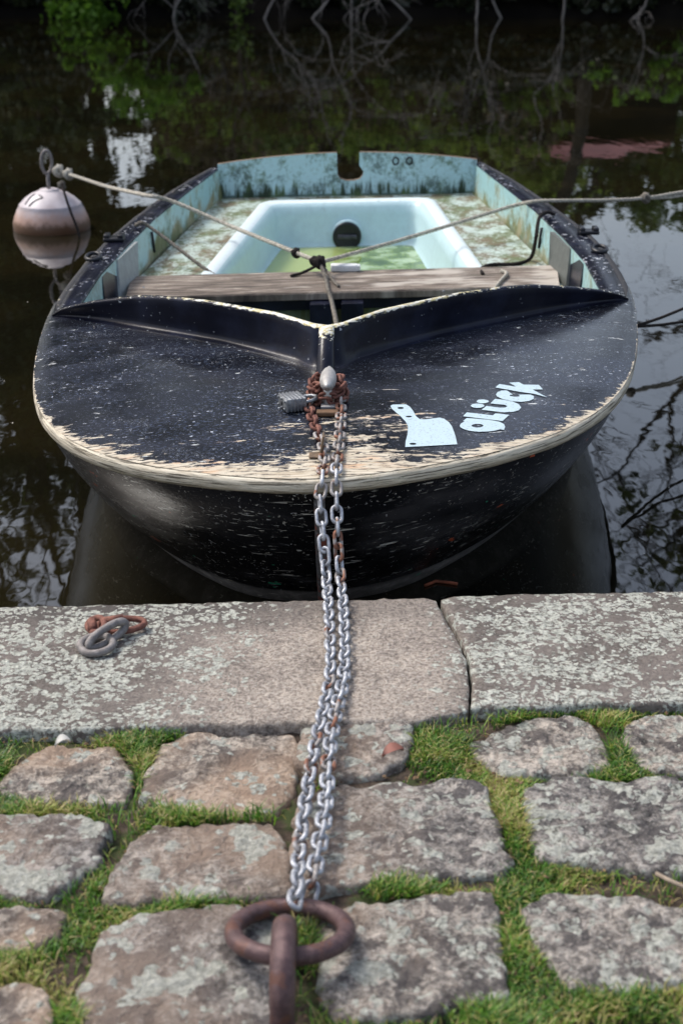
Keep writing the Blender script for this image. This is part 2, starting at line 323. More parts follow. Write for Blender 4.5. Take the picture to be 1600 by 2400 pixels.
mk('thwart', f)
def f():
    m = Mat('algae_puddle', .08); q = m.attr('buv', True); n = m.noise(m.mapv(q, (9, 9, 1)), 1, 6, .65)
    x = m.sep(q)
    c = m.mix(m.ss(x[1], -.1, .05), (.36, .43, .16), m.ramp(n, [(.36, (.06, .10, .03)), (.48, (.16, .24, .07)), (.60, (.40, .52, .34))]))
    m.color(c); return m.m
mk('puddle', f)
def f():
    m = Mat('buoy_plastic', .42); g = m.obj(); z = m.sep(g)[2]; n = m.noise(g, 7, 5); n2 = m.noise(g, 26, 5, .7)
    c = m.mix(m.ss(n, .4, .65), (.58, .53, .55), (.42, .36, .37))
    zz = m.math('ADD', z, m.math('MULTIPLY', m.math('SUBTRACT', n2, .5), .07))
    c = m.mix(m.ss(zz, .12, .05, 0, .8), c, (.40, .22, .14)); c = m.mix(m.ss(zz, .06, .025, 0, .95), c, (.10, .045, .018)); c = m.mix(m.ss(n2, .6, .7, 0, .3), c, (.3, .25, .25)); m.color(c); m.bump(n2, .2, .002); return m.m
mk('buoy', f)
def f():
    m = Mat('still_river_water', .015); g = m.node('NewGeometry').outputs['Position']
    m.color(m.mix(m.ss(m.noise(g, 1.3, 3), .4, .6), (.006, .0055, .003), (.011, .009, .004))); m.b.inputs['IOR'].default_value = 1.6
    h = m.noise(m.mapv(g, (4.5, 2.2, 1)), 1, 3, .5, .3); h2 = m.noise(m.mapv(g, (16, 7, 1), (3, 3, 0)), 1, 2, .5)
    b = m.bump(h, .035, .03); m.bump(h2, .03, .008, b); return m.m
mk('water', f)
def leafmat(name, cols, tr=.25):
    m = Mat(name, .5); r = m.attr('rnd'); m.color(m.ramp(r, [(i / (len(cols) - 1), c) for i, c in enumerate(cols)])); m.b.inputs['Transmission Weight'].default_value = 0
    if tr:
        tl = m.node('BsdfTranslucent'); m.put(tl.inputs[0], m.ramp(r, [(i / (len(cols) - 1), tuple(k * 1.2 for k in c)) for i, c in enumerate(cols)]))
        ms = m.node('MixShader'); ms.inputs[0].default_value = tr; out = m.t.nodes['Material Output']
        m.t.links.new(m.b.outputs[0], ms.inputs[1]); m.t.links.new(tl.outputs[0], ms.inputs[2]); m.t.links.new(ms.outputs[0], out.inputs[0])
    return m.m
M['lf_bright'] = leafmat('bright_green_leaves', [(.09, .18, .015), (.15, .30, .03), (.22, .40, .05)], .6)
M['lf_mid'] = leafmat('mid_green_leaves', [(.05, .09, .015), (.09, .16, .025), (.15, .21, .045)], .35)
M['lf_green'] = leafmat('olive_green_leaves', [(.13, .20, .03), (.20, .31, .05), (.30, .38, .09)], .55)
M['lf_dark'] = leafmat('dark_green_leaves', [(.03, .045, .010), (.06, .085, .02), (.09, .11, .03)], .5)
M['lf_brown'] = leafmat('dry_brown_leaves', [(.13, .095, .06), (.22, .17, .11), (.26, .27, .09)], .5)
M['grass'] = leafmat('grass_blades', [(.03, .09, .008), (.07, .19, .015), (.15, .31, .025), (.31, .31, .07), (.50, .39, .20)], .3)
M['soil'] = plain('bank_soil', (.008, .0065, .005), .95, 0, .5, 3)
M['shed'] = plain('dark_shed_boards', (.012, .010, .009), .9, 0, .4, 4); M['roof'] = plain('red_brown_roof', (.46, .17, .15), .6, 0, .3, 2); M['wall'] = plain('quay_masonry', (.12, .105, .09), .9, 0, .4, 8)

# ------------------------------------------------------------------ the setting: water, far bank, quay
wg = mesh('river_water', [(-200, 2.0, W), (200, 2.0, W), (200, 300, W), (-200, 300, W)], [(0, 1, 2, 3)], M['water'], None, False); tag(wg, kind='structure')
rb = mesh('river_bed', [(-200, 2.0, -1.8), (200, 2.0, -1.8), (200, 300, -1.8), (-200, 300, -1.8)], [(0, 1, 2, 3)], M['soil'], None, False); tag(rb, kind='structure')
xs = np.linspace(-60, 60, 121); ys = np.r_[18.2, 19.5, 19.8, 20.3, 21, 22, 24, 27, 32, 40, 60, 120, 280]; zz = [-1.5, -.5, -.12, .0, .1, .25, .45, .7, .9, 1.1, 1.2, 1.2, 1.2]
V = [(x * (1 + max(0, y - 60) / 60), y + .35 * noise.noise(Vector((x * .4, 3, 0))) + .12 * noise.noise(Vector((x * 2.1, 1, 0))), z + .1 * noise.noise(Vector((x * .8, y, 5)))) for y, z in zip(ys, zz) for x in xs]
tag(mesh('far_bank', V, grid_faces(len(ys), len(xs)), M['soil']), kind='structure')
QY, QS = 2.398, .0515                # quay edge: y = QY + QS*x
def q_edge(x): return QY - .0006 + QS * x
wl_ = []
for y0, z0, in ((-8, -.045), (2.0, -.045), (2.36, -.045), (2.36, -1.9)):
    for x in np.linspace(-12, 12, 25): wl_.append((x, y0 + QS * x * (1 if y0 > 0 else 0), z0))
qw = mesh('quay', wl_, grid_faces(4, 25), M['wall'], None, False); tag(qw, kind='structure')
# kerb stones
jl = [onz(*p, 0) for p in ((1008, 1384), (1025, 1410), (1050, 1455), (1072, 1500), (1078, 1550), (1074, 1602))]
def kx(t, d=0): return float(np.interp(t, np.linspace(0, 1, 6), [p.x for p in jl])) + d     # joint x from front (0) to back (1)
def k_back(x): return 1.969 + .0515 * x + .03 * min(1, max(0, (x - .12) / .08)) + .006 * noise.noise(Vector((x * 9, 0, 2)))
def kerb(x0f, x1f, nx, zoff, label, seed):
    ny = 44; prof = [(0, -.30), (0, -.06), (0, -.018)] ; V = []; nrm = []
    for j in range(ny + 5):
        for i in range(nx + 5):
            s = min(1, max(0, (i - 2) / nx)); t = min(1, max(0, (j - 2) / ny))
            es = min(i, nx + 4 - i); et = min(j, ny + 4 - j); e = min(es, et)
            x0 = x0f(t); x1 = x1f(t); x = x0 + (x1 - x0) * s
            yf = q_edge(x); yb = k_back(x)
            chip = 0
            if abs(x - kx(0)) < .03: chip = .016 * (1 - abs(x - kx(0)) / .03) ** 1.2 * (1 - t) ** 4
            y = yf - chip + (yb - yf) * t
            inn = {0: 0, 1: .0003, 2: .0018}.get(e, .0045); z = {0: -.30, 1: -.007, 2: -.0015}.get(e, 0)
            if es < 3: x += inn * (1 if i < nx / 2 else -1)
            if et < 3: y += -inn if j < ny / 2 else inn
            p = Vector((x * 14, y * 14, seed))
            z += .0012 * noise.noise(p) + .0014 * noise.noise(p * 3.1) + .0012 * noise.noise(p * 8) + zoff
            if e <= 2: x += .002 * noise.noise(p * 4); y += .0035 * noise.noise(p * 3.3 + Vector((9, 0, 0))) + .002 * noise.noise(p * 9)
            V.append((x, y, z))
    o = mesh('kerb_stone', V, grid_faces(ny + 5, nx + 5), M['kerb'], qw); o['label'] = label; return o
kerb(lambda t: -1.16, lambda t: kx(t) - .0012 - .002 * (1 - t), 170, 0, 'long pinkish kerb stone crossed by the chain, lichen on its left end', 1.0)
kerb(lambda t: kx(t) + .0012 + .002 * (1 - t), lambda t: 1.12, 80, .002, 'lichen covered kerb stone on the right of the joint', 7.0)
kerb(lambda t: -2.4, lambda t: -1.165, 30, .001, 'kerb stone continuing to the left', 12.0); kerb(lambda t: 1.127, lambda t: 2.4, 30, 0, 'kerb stone continuing to the right', 19.0)

# cobbles
def chaikin(P, it=1):
    for _ in range(it):
        Q = []
        for a, b in zip(P, P[1:] + P[:1]): Q += [(a[0] * .86 + b[0] * .14, a[1] * .86 + b[1] * .14), (a[0] * .14 + b[0] * .86, a[1] * .14 + b[1] * .86)]
        P = Q
    return P
COBZ = -.009; polys = []
def cobble(P, seed, zt=None):
    zt = COBZ if zt is None else zt
    c_ = np.mean([tuple(p) for p in P], 0); P = [tuple(c_ + (np.array(tuple(p)) - c_) * 1.075) for p in P]; P = chaikin(P, 1); polys.append(P)
    A = catmull([(x, y, 0) for x, y in P], 120, True)[:, :2]; c = A.mean(0); n = len(A)
    A = c + (A - c) * np.array([[1 + .05 * noise.noise(Vector((a[0] * 22, a[1] * 22, seed))) + .05 * noise.noise(Vector((a[0] * 70, a[1] * 70, seed)))] for a in A])
    tilt = (random.uniform(-.02, .02), random.uniform(-.02, .02)); V = []; d = A - c; L = np.linalg.norm(d, axis=1)[:, None]; rings = [(.002, -.05), (0, -.016), (.0018, -.007), (.0045, -.0025), (.009, -.0003)]
    for ins, z in rings:
        for q in c + d * (1 - ins / L): V.append((q[0], q[1], z))
    for s in (.9, .82, .74, .66, .58, .5, .42, .34, .26, .18, .09):
        for q in c + d * (1 - .009 / L) * s: V.append((q[0], q[1], .0004))
    V.append((c[0], c[1], .001)); out = []
    for x, y, z in V:
        p = Vector((x * 22, y * 22, seed)); k = 1 if z > -.03 else 0
        out.append((x, y, z + zt + k * (.006 * noise.noise(p) + .0045 * noise.noise(p * 2.3) + .003 * noise.noise(p * 5.5) + .0012 * noise.noise(p * 12) + (x - c[0]) * tilt[0] + (y - c[1]) * tilt[1])))
    F = grid_faces(16, n, True); b = 15 * n; F += [(b + j, b + (j + 1) % n, 16 * n) for j in range(n)]
    return mesh('cobblestone', out, F, M['cobble'], qw)
CP = [
    [(5, 1790), (60, 1735), (130, 1712), (265, 1712), (304, 1765), (285, 1835), (100, 1838), (8, 1818)],
    [(375, 1705), (445, 1684), (678, 1684), (670, 1815), (600, 1868), (420, 1855), (330, 1832)],
    [(700, 1664), (930, 1660), (950, 1690), (925, 1745), (870, 1775), (780, 1778), (688, 1750)],
    [(1075, 1715), (1175, 1655), (1330, 1640), (1383, 1690), (1398, 1752), (1350, 1768), (1160, 1774)],
    [(1445, 1652), (1530, 1640), (1700, 1640), (1730, 1745), (1600, 1775), (1462, 1755), (1440, 1700)],
    [(-90, 1880), (60, 1872), (190, 1872), (238, 1905), (220, 1985), (110, 2055), (-60, 2040)],
    [(325, 1915), (430, 1895), (620, 1890), (658, 1955), (652, 2052), (430, 2060), (258, 2070), (252, 2040)],
    [(700, 1850), (740, 1815), (870, 1800), (1090, 1800), (1130, 1880), (1160, 1965), (1140, 1998), (870, 2014), (720, 2035), (672, 1960)],
    [(1202, 1825), (1275, 1792), (1420, 1796), (1600, 1782), (1640, 1960), (1600, 1998), (1400, 1985), (1235, 1965)],
    [(-150, 2088), (-20, 2082), (152, 2084), (128, 2150), (60, 2180), (-130, 2175)],
    [(240, 2145), (330, 2110), (480, 2085), (640, 2078), (655, 2200), (640, 2400), (560, 2440), (215, 2440), (200, 2260)],
    [(740, 2120), (800, 2080), (960, 2062), (1130, 2050), (1150, 2230), (1166, 2288), (1000, 2315), (780, 2335), (740, 2250)],
    [(1205, 2090), (1270, 2058), (1420, 2062), (1520, 2080), (1640, 2100), (1650, 2230), (1420, 2275), (1320, 2255), (1245, 2170)],
    [(-100, 2262), (40, 2262), (112, 2288), (122, 2440), (20, 2520), (-120, 2500)],
    [(-330, 1725), (-200, 1700), (-70, 1712), (-45, 1765), (-70, 1835), (-250, 1845), (-330, 1800)],
    [(-420, 1890), (-300, 1870), (-150, 1880), (-125, 1960), (-130, 2040), (-400, 2050)],
    [(1760, 1650), (1960, 1640), (2000, 1740), (1960, 1770), (1790, 1760)],
    [(1690, 1800), (1950, 1790), (1990, 1960), (1950, 1990), (1720, 1985)],
    [(1700, 2080), (2000, 2070), (2050, 2230), (1990, 2270), (1720, 2260)],
    [(770, 2400), (1000, 2385), (1190, 2390), (1230, 2560), (1180, 2650), (790, 2660)],
    [(1300, 2390), (1520, 2360), (1700, 2380), (1730, 2580), (1640, 2640), (1330, 2640)],
    [(230, 2520), (500, 2510), (700, 2540), (700, 2720), (240, 2740)],
    [(-450, 2090), (-230, 2085), (-200, 2170), (-220, 2230), (-440, 2230)],
]
for i, P in enumerate(CP): cobble([onz(*p, COBZ)[:2] for p in P], i * 3.7, COBZ + random.uniform(-.003, .003))
for j in range(3):                  # rows nearer than the frame
    y = .98 - .23 * j
    for i in range(-4, 5):
        x = i * .235 + (j % 2) * .1 + random.uniform(-.01, .01); a, b = .1 + random.uniform(-.015, .008), .092
        cobble([(x - a, y - b), (x, y - b - .008), (x + a, y - b + .01), (x + a + .004, y), (x + a, y + b), (x, y + b + .006), (x - a, y + b)], 50 + i + 9 * j)
# joint soil
xs = np.linspace(-1.6, 1.6, 161); ys = np.linspace(.2, 2.03, 92); V = []
for y in ys:
    for x in xs: V.append((x, y + .0515 * x, -.024 + .006 * noise.noise(Vector((x * 14, y * 14, 0))) + .004 * noise.noise(Vector((x * 45, y * 45, 2)))))
so = mesh('joint_soil', V, grid_faces(len(ys), len(xs)), M['dirt']); tag(so, kind='structure')

# grass in the joints
from mathutils.bvhtree import BVHTree
def inside(P, x, y):
    c = False; n = len(P); j = n - 1
    for i in range(n):
        if (P[i][1] > y) != (P[j][1] > y) and x < (P[j][0] - P[i][0]) * (y - P[i][1]) / (P[j][1] - P[i][1]) + P[i][0]: c = not c
        j = i
    return c
bbs = [(min(p[0] for p in P), max(p[0] for p in P), min(p[1] for p in P), max(p[1] for p in P)) for P in polys]
def free(x, y):
    if y > k_back(x) - .002: return False
    for (a, b, c, d), P in zip(bbs, polys):
        if a < x < b and c < y < d and inside(P, x, y): return False
    return True
bare = [tuple(onz(*p, -.02)[:2]) for p in ((560, 1672), (700, 1672), (690, 1750), (680, 1850), (660, 1950), (680, 2080), (820, 1790), (870, 1780), (650, 1700), (740, 2050))]
def green(x, y):
    g = 1.0
    for bx_, by_ in bare:
        d = math.hypot(x - bx_, (y - by_) * .8); g *= min(1, max(0.0, (d - .035) / .03))
    return g * min(1, max(.06, .62 + 2.3 * noise.noise(Vector((x * 8, y * 8, 9)))))
gv = []; gf = []; gr = []; nb = 0; tries = 0
while nb < 72000 and tries < 400000:
    tries += 1
    x = random.uniform(-.75, .8); y = random.uniform(1.15, 2.06)
    if abs(x) > .30 * y + .12: continue
    if not free(x, y) or random.random() > green(x, y): continue
    tone = noise.noise(Vector((x * 11, y * 11, 3))) * .9 + noise.noise(Vector((x * 40, y * 40, 5))) * .35
    h = random.uniform(.006, .019) * (1.0 + .6 * noise.noise(Vector((x * 9, y * 9, 1)))); dead = random.random() < .26 + 1.9 * max(0, tone + .0)
    a = random.uniform(0, 6.283); lean = random.uniform(.2, 1.5) * h; wd = random.uniform(.0006, .0013)
    z = -.024 + .012 * max(0, noise.noise(Vector((x * 9, y * 9, 1))) + .3)
    dx, dy = math.cos(a), math.sin(a); px_, py_ = -dy * wd, dx * wd; k = len(gv)
    gv += [(x - px_, y - py_, z), (x + px_, y + py_, z), (x + dx * lean * .4 + px_ * .8, y + dy * lean * .4 + py_ * .8, z + h * .65), (x + dx * lean * .4 - px_ * .8, y + dy * lean * .4 - py_ * .8, z + h * .65), (x + dx * lean, y + dy * lean, z + h * random.uniform(.75, 1.05))]
    gf += [(k, k + 1, k + 2, k + 3), (k + 3, k + 2, k + 4)]
    r = random.uniform(.55, 1) if dead else random.uniform(0, .5) + max(-.2, min(.3, tone)) * .5
    gr += [max(0, min(1, r))] * 5; nb += 1
g = mesh('grass', gv, gf, M['grass'], None, False, {'rnd': gr}); tag(g, 'short green and straw coloured grass growing in the cobble joints', 'grass', kind='stuff')

db = Bld(); k = 0
while k < 900:
    x = random.uniform(-.7, .75); y = random.uniform(1.2, 2.05)
    if not free(x, y): continue
    a = random.uniform(0, 6.28); L = random.uniform(.0015, .006); w_ = L * random.uniform(.2, .6); z = -.020 + random.uniform(0, .009); dx, dy = math.cos(a), math.sin(a)
    db.add([(x - dx * L, y - dy * L, z), (x + dy * w_, y - dx * w_, z + .001), (x + dx * L, y + dy * L, z + .0015), (x - dy * w_, y + dx * w_, z + .002), (x, y, z + .003)], [(0, 1, 4), (1, 2, 4), (2, 3, 4), (3, 0, 4)]); k += 1
o = db.out('leaf_litter', plain('brown_litter', (.26, .17, .10), .9, 0, .6, 30), None, smooth=False); tag(o, 'tiny brown bits of leaf and soil lying in the cobble joints', 'litter', kind='stuff')
# ------------------------------------------------------------------ the boat
bow = onz(745, 1130, .16); BX, BY = bow.x, bow.y; A0 = R(.936); sa, ca = math.sin(A0), math.cos(A0); K = .13
def skew(u, v): return (-.012 + .036 * (v / .78) ** 2) * min(1, max(0, (3.4 - u) / 1.4))
def B(u, v, z):
    v = v + skew(u, v)
    return (BX + u * sa + v * ca + K * v * sa, BY + u * ca - v * sa + K * v * ca, z)
def bmesh_part(name, P, F, mat, parent, **k):        # P in boat coordinates (u, v, z)
    P = np.asarray(P, float); va = k.pop('vattrs', {}); va['buv'] = P
    return mesh(name, [B(*p) for p in P], F, mat, parent, vattrs=va, **k)
boat = thing('rowing_boat', (BX, BY + 1.8, W), 'old black dinghy with pale blue inside, moored bow first at the stone kerb', 'boat')
OUT = [(0, 0), (.011, .085), (.034, .16), (.062, .225), (.103, .305), (.165, .39), (.25, .475), (.37, .555), (.51, .618), (.69, .67), (.92, .715), (1.2, .755), (1.47, .778), (1.75, .786), (2.05, .78), (2.35, .755), (2.7, .712), (3.15, .645), (3.6, .555)]
INN = [(1.15, .675), (1.4, .70), (1.8, .705), (2.15, .684), (2.57, .65), (3.1, .583), (3.6, .515)]
OUT = [(u + .062 * max(0, 1 - (v / .72) ** 2) if u < 1 else u, v) for u, v in OUT]
full = lambda T: [(u, -v) for u, v in T[::-1] if v > 0] + [(u, v) for u, v in T]
OC = catmull(full(OUT), 401); half = catmull(full(OUT), 2001)[1000:]
def ub(u): return np.interp(u, half[:, 0], half[:, 1])
hm = half[half[:, 0] <= 1.72]
def front(v): return np.interp(abs(v), hm[:, 1], hm[:, 0])
def inn(u): return np.interp(u, [a for a, b in INN], [b for a, b in INN])
def basel(v): return np.interp(abs(v), [0, .03, .065, .16, .26, .38, .49, .62, .75, .786], [.69, .70, .755, .85, .94, 1.03, 1.11, 1.205, 1.30, 1.50])
def deckz(u, v):
    d = max(0, u - front(v)); return .158 + .03 * (1 - math.exp(-d / .22)) * math.sqrt(max(0, 1 - (v / .8) ** 2))
def solve_deck(px, py, lift=0.0):                     # point of the deck under an image position
    z = .18
    for _ in range(12):
        p = onz(px, py, z); x, y = p.x - BX, p.y - BY
        v = x * ca - y * sa; u = x * sa + y * ca - K * v
        v -= skew(u, v - skew(u, v))
        z = deckz(u, v)
    return u, v, z + lift
# foredeck
NC, NR = 230, 60; P = []; wear = []
for j in range(NR + 1):
    for i in range(NC + 1):
        v = -.775 + 1.55 * i / NC; uf = front(v) + .010; ue = max(basel(v) + .03, uf + .002); t = j / NR; u = uf + (ue - uf) * t
        P.append((u, v, deckz(u, v)))
        d = u - front(v); s = max(0, 1 - (v / .8) ** 2)
        wv = .84 * math.exp(-(d / (.013 + .024 * s)) ** 1.3) + .50 * math.exp(-((v - .07) / .17) ** 2) * math.exp(-(d / .40) ** 4) + .22 * math.exp(-(abs(v) / .5) ** 2) * math.exp(-d / .16) + .30 * math.exp(-((abs(v) - .5) / .16) ** 2) * math.exp(-d / .16)
        wear.append(min(1.2, wv + .06))
bmesh_part('foredeck', P, grid_faces(NR + 1, NC + 1), M['deck'], boat, attrs={'wear': wear})
# rubbing strake
d2 = np.gradient(OC, axis=0); d2 /= np.linalg.norm(d2, axis=1)[:, None]; NRM = np.stack([-d2[:, 1], d2[:, 0]], 1)
prof = [(-.030, .153), (-.014, .1585), (-.005, .1575), (-.001, .153), (.0, .146), (-.001, .136), (-.004, .131), (-.012, .128), (-.03, .128)]
P = []; wear = []
for o_, z in prof:
    for i in range(len(OC)):
        v = OC[i][1]; uu = OC[i][0]; wob = .0022 * noise.noise(Vector((i * .21, z * 60, 0))) * (1.2 if z < .134 else .5) + (.002 * noise.noise(Vector((i * .7, z * 90, 4))) if z < .134 else 0)
        P.append((OC[i][0] - NRM[i][0] * -1 * (o_ + wob) * -1, OC[i][1] - NRM[i][1] * -1 * (o_ + wob) * -1, z + wob))
        wear.append(.92 if uu < .62 else max(.30, .92 - (uu - .62) * 1.3))
# make sure the normal points outwards
cen = np.array([1.8, 0]); sgn = 1 if np.dot(NRM[200], OC[200] - cen) > 0 else -1
P = []
for o_, z in prof:
    for i in range(len(OC)):
        wob = .0022 * noise.noise(Vector((i * .21, z * 60, 0))) * (1.2 if z < .134 else .5) + (.002 * noise.noise(Vector((i * .7, z * 90, 4))) if z < .134 else 0)
        P.append((OC[i][0] + sgn * NRM[i][0] * (o_ + wob), OC[i][1] + sgn * NRM[i][1] * (o_ + wob), z + wob))
bmesh_part('rubbing_strake', P, grid_faces(len(prof), len(OC)), M['strake'], boat, attrs={'wear': wear})
# hull
WLT = [(.33, 0), (.345, .07), (.375, .145), (.45, .232), (.62, .362), (.88, .50), (1.2, .60), (1.6, .66), (2.1, .68), (2.8, .62), (3.6, .49)]
top = catmull(full(OUT), 201) - 0; dt = np.gradient(top, axis=0); dt /= np.linalg.norm(dt, axis=1)[:, None]
top = top + sgn * np.stack([-dt[:, 1], dt[:, 0]], 1) * -.014
wlc = catmull(full(WLT), 201); P = []; lv = np.linspace(0, 1, 15)
for t in lv:
    for i in range(201):
        q = top[i] * (1 - t ** 1.3) + wlc[i] * t ** 1.3; P.append((q[0], q[1], .135 + (W - .135) * t))
for i in range(201):
    q = wlc[i]; P.append((q[0] + (.25 if q[0] < 1 else 0), q[1] * .6, W - .16))
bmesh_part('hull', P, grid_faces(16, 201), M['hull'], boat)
b = Bld(); sp = []
for t in np.linspace(0.06, 1.03, 12): sp.append((.078 * (1 - t ** 1.3) + .33 * t ** 1.3 + .003, -.012 + .012, .135 + (W - .135) * t))
V, F = tube_vf(np.array(sp), .012, 8)
bmesh_part('stem_strip', V, F, metal('rusty_stem_strip', (.07, .065, .065), (.20, .19, .19), 120, .7, .2, (.52, (.28, .08, .05))), boat)
# gunwales
for s in (-1, 1):
    us = np.linspace(1.22, 3.612, 70); P = []
    for f_, z in ((0, .10), (0, .136), (0, .1545), (.06, .158), (.5, .1585), (.93, .1575), (1.0, .150)):
        for u in us:
            a, c_ = inn(u), ub(u) - .013; v = a + (c_ - a) * f_; P.append((u, s * v, z + .0012 * noise.noise(Vector((u * 20, v * 20, 3)))))
    bmesh_part('gunwale', P, grid_faces(7, 70), M['gun'], boat)
# coaming
def ctop(v):
    a = abs(v); return np.interp(a, [0, .03, .12, .3, .49, .67, .75], [.725, .735, .82, .945, 1.10, 1.21, 1.295]), np.interp(a, [0, .12, .3, .42, .49, .60, .67, .72, .75], [.082, .09, .094, .085, .075, .054, .038, .020, .004])
vs = np.linspace(-.75, .75, 181); prof = [(-.030, 0, .0), (-.026, 0, .0), (-.016, .0, .0012), (-.009, 0, .004), (-.004, .0, .009), (-.001, .10, .006), (0, .3, 0), (.001, .5, 0), (.001, .75, 0), (0, .93, 0), (.004, 1.0, 0), (.013, 1.02, 0), (.022, 1.0, 0), (.026, .9, 0), (.026, .4, 0), (.026, 0, -.06)]
P = []; edge = []
for du, fh, az in prof:
    for v in vs:
        ut, h = ctop(v); u0 = basel(v); k = min(1, h / .06); zb = deckz(u0, v)
        lean = (ut - u0) * fh; P.append((u0 + du * (.4 + .6 * k) + lean, v, zb + h * fh + min(az, az * k * 1.0) - (.0015 if (du == -.030) else 0)))
        e = 1.0 if .99 < fh else (.4 if fh > .9 else 0); e *= .55 + .6 * math.exp(-(v / .3) ** 2); edge.append(e)
bmesh_part('coaming', P, grid_faces(len(prof), len(vs)), M['black'], boat, attrs={'edge': edge})
P = []; edge = []; n = 14
for j in range(n + 1):
    t = j / n; u = .735 - .125 * t ** .8 * (1 if t < 1 else 1); z = .270 - .08 * t ** 1.25 ; r = .0165 + .004 * t
    for a in np.linspace(-.3, math.pi + .3, 13):
        P.append((u - math.sin(a) * r * 1.1, -.002 + math.cos(a) * r, z + math.sin(a) * r * .25)); edge.append(1.15 * (1 - t) ** 2)
bmesh_part('coaming_post', P, grid_faces(n + 1, 13), M['black'], boat, attrs={'edge': edge})
# inner sides
for s in (-1, 1):
    us = np.linspace(1.15, 3.585, 80); P = []
    for z, ins in ((.152, .002), (.10, .006), (.04, .014), (-.04, .03), (-.15, .13)):
        for u in us: P.append((u, s * (inn(u) - ins + (.0 if z > .03 else 0)), z))
    bmesh_part('side_panel', P, grid_faces(5, 80), M['side'], boat)
# transom
def tz(v): return .212 - .040 * (v / .55) ** 2 * 1.05 if abs(v) < .56 else .168
tv = [v for v in np.linspace(-.520, -.046, 20)]
pts = [(v, tz(v)) for v in tv] + [(-.044, .125), (-.034, .108), (-.010, .100), (.020, .100), (.045, .106), (.058, .122), (.060, .138), (.050, .150), (.044, .160), (.044, tz(.044))] + [(v, tz(v)) for v in np.linspace(.052, .520, 20)] + [(.50, -.1), (.45, -.3), (-.45, -.3), (-.50, -.1)]
tri = tessellate_polygon([[Vector((a, c_, 0)) for a, c_ in pts]]); n = len(pts)
P = [(3.575, a, c_) for a, c_ in pts] + [(3.605, a, c_) for a, c_ in pts]
F = [tuple(t) for t in tri] + [tuple(i + n for i in t)[::-1] for t in tri] + [(i, (i + 1) % n, (i + 1) % n + n, i + n) for i in range(n)]
tr = bmesh_part('transom', P, F, [M['tran'], M['brass'], M['hull']], boat, smooth=False, mi=[0] * len(tri) + [2] * len(tri) + [1] * n)
for cx in (.19, .245):
    a = np.linspace(0, 6.283, 14, endpoint=False); tube('bolt_mark', [B(3.572, cx + .012 * math.cos(t), .175 + .014 * math.sin(t)) for t in a], .003, M['rubber'], tr, 6, True)
# seat moulding and footwell
def rquad(cs, r, z, ns=16, nc=6):
    out = []; cs = [np.array(c, float) for c in cs]
    for i in range(4):
        p, c_, n_ = cs[i - 1], cs[i], cs[(i + 1) % 4]; a = (p - c_) / np.linalg.norm(p - c_); d = (n_ - c_) / np.linalg.norm(n_ - c_)
        s0, s1 = c_ + a * r, c_ + d * r
        for t in np.linspace(0, 1, nc): out.append(((1 - t) ** 2 * s0 + 2 * t * (1 - t) * c_ + t * t * s1))
        e = n_ + (c_ - n_) / np.linalg.norm(c_ - n_) * r
        for t in np.linspace(0, 1, ns + 2)[1:-1]: out.append(s1 * (1 - t) + e * t)
    return [(q[0], q[1], z) for q in out]
C4 = lambda u0, v0, u1, v1: [(u0, -v0), (u1, -v1), (u1, v1), (u0, v0)]
loops = [rquad(C4(1.93, .69, 3.58, .512), .008, .040), rquad(C4(2.02, .475, 3.455, .345), .06, .0405)]
nl = len(loops[0]); bmesh_part('seat_moulding', sum(loops, []), grid_faces(2, nl, True), M['seat'], boat)
bmesh_part('seat_front', [(1.93, -.68, .04), (1.93, .68, .04), (1.94, .62, -.17), (1.94, -.62, -.17)], [(0, 1, 2, 3)], M['side'], boat, smooth=False)
lp = [(2.02, .475, 3.455, .345, .06, .0405), (2.025, .470, 3.45, .34, .06, .047), (2.035, .458, 3.438, .328, .06, .053), (2.05, .440, 3.42, .312, .06, .053), (2.065, .420, 3.40, .295, .06, .046), (2.075, .408, 3.385, .283, .06, .030), (2.08, .403, 3.378, .276, .06, .0), (2.09, .397, 3.365, .268, .05, -.10), (2.12, .37, 3.33, .24, .05, -.145), (2.3, .2, 3.1, .1, .05, -.150)]
P = sum([rquad(C4(*l[:4]), l[4], l[5]) for l in lp], []); F = grid_faces(len(lp), nl, True); mi = [1] * (nl * 4) + [0] * (nl * (len(lp) - 5)); F.append(tuple(range((len(lp) - 1) * nl, len(lp) * nl))); mi.append(0)
well = bmesh_part('footwell', P, F, [M['well'], M['lip']], boat, mi=mi)
bmesh_part('rain_puddle', rquad(C4(2.1, .39, 3.352, .256), .05, -.118), [tuple(range(nl))], M['puddle'], boat, smooth=False)
# round hatch on the after wall of the well
hu = 3.366; hp = ony(797, 541, B(hu, .02, 0)[1]); hv = hp.x - B(hu, 0, 0)[0]; hz = hp.z; r0 = .0565
def disc(r, u0, u1, n=36, parent=None, mat=None, name='hatch'):
    P = []; 
    for rr, uu in ((r, u1), (r, u0), (r * .90, u0 - .003), (r * .78, u0 - .001), (0.002, u0 - .001)):
        for a in np.linspace(0, 2 * math.pi, n, endpoint=False): P.append((uu, hv + rr * math.cos(a), hz + rr * math.sin(a)))
    return bmesh_part(name, P, grid_faces(5, n, True), mat, parent)
hr = disc(r0 * 1.12, hu - .008, hu + .01, parent=boat, mat=M['well'], name='hatch_rim'); hc = disc(r0, hu - .018, hu, parent=boat, mat=M['rubber'], name='inspection_hatch')
P = []
for a in (0, 1):
    ang = .25 + a * math.pi
bb = Bld()
c_ = B(hu - .026, hv, hz); bb.box(c_, (.075, .010, .018), None, .005)
o = bb.out('hatch_grip', metal('hatch_grip_plastic', (.03, .03, .04), (.06, .06, .08), 60, .3, 0), hc)
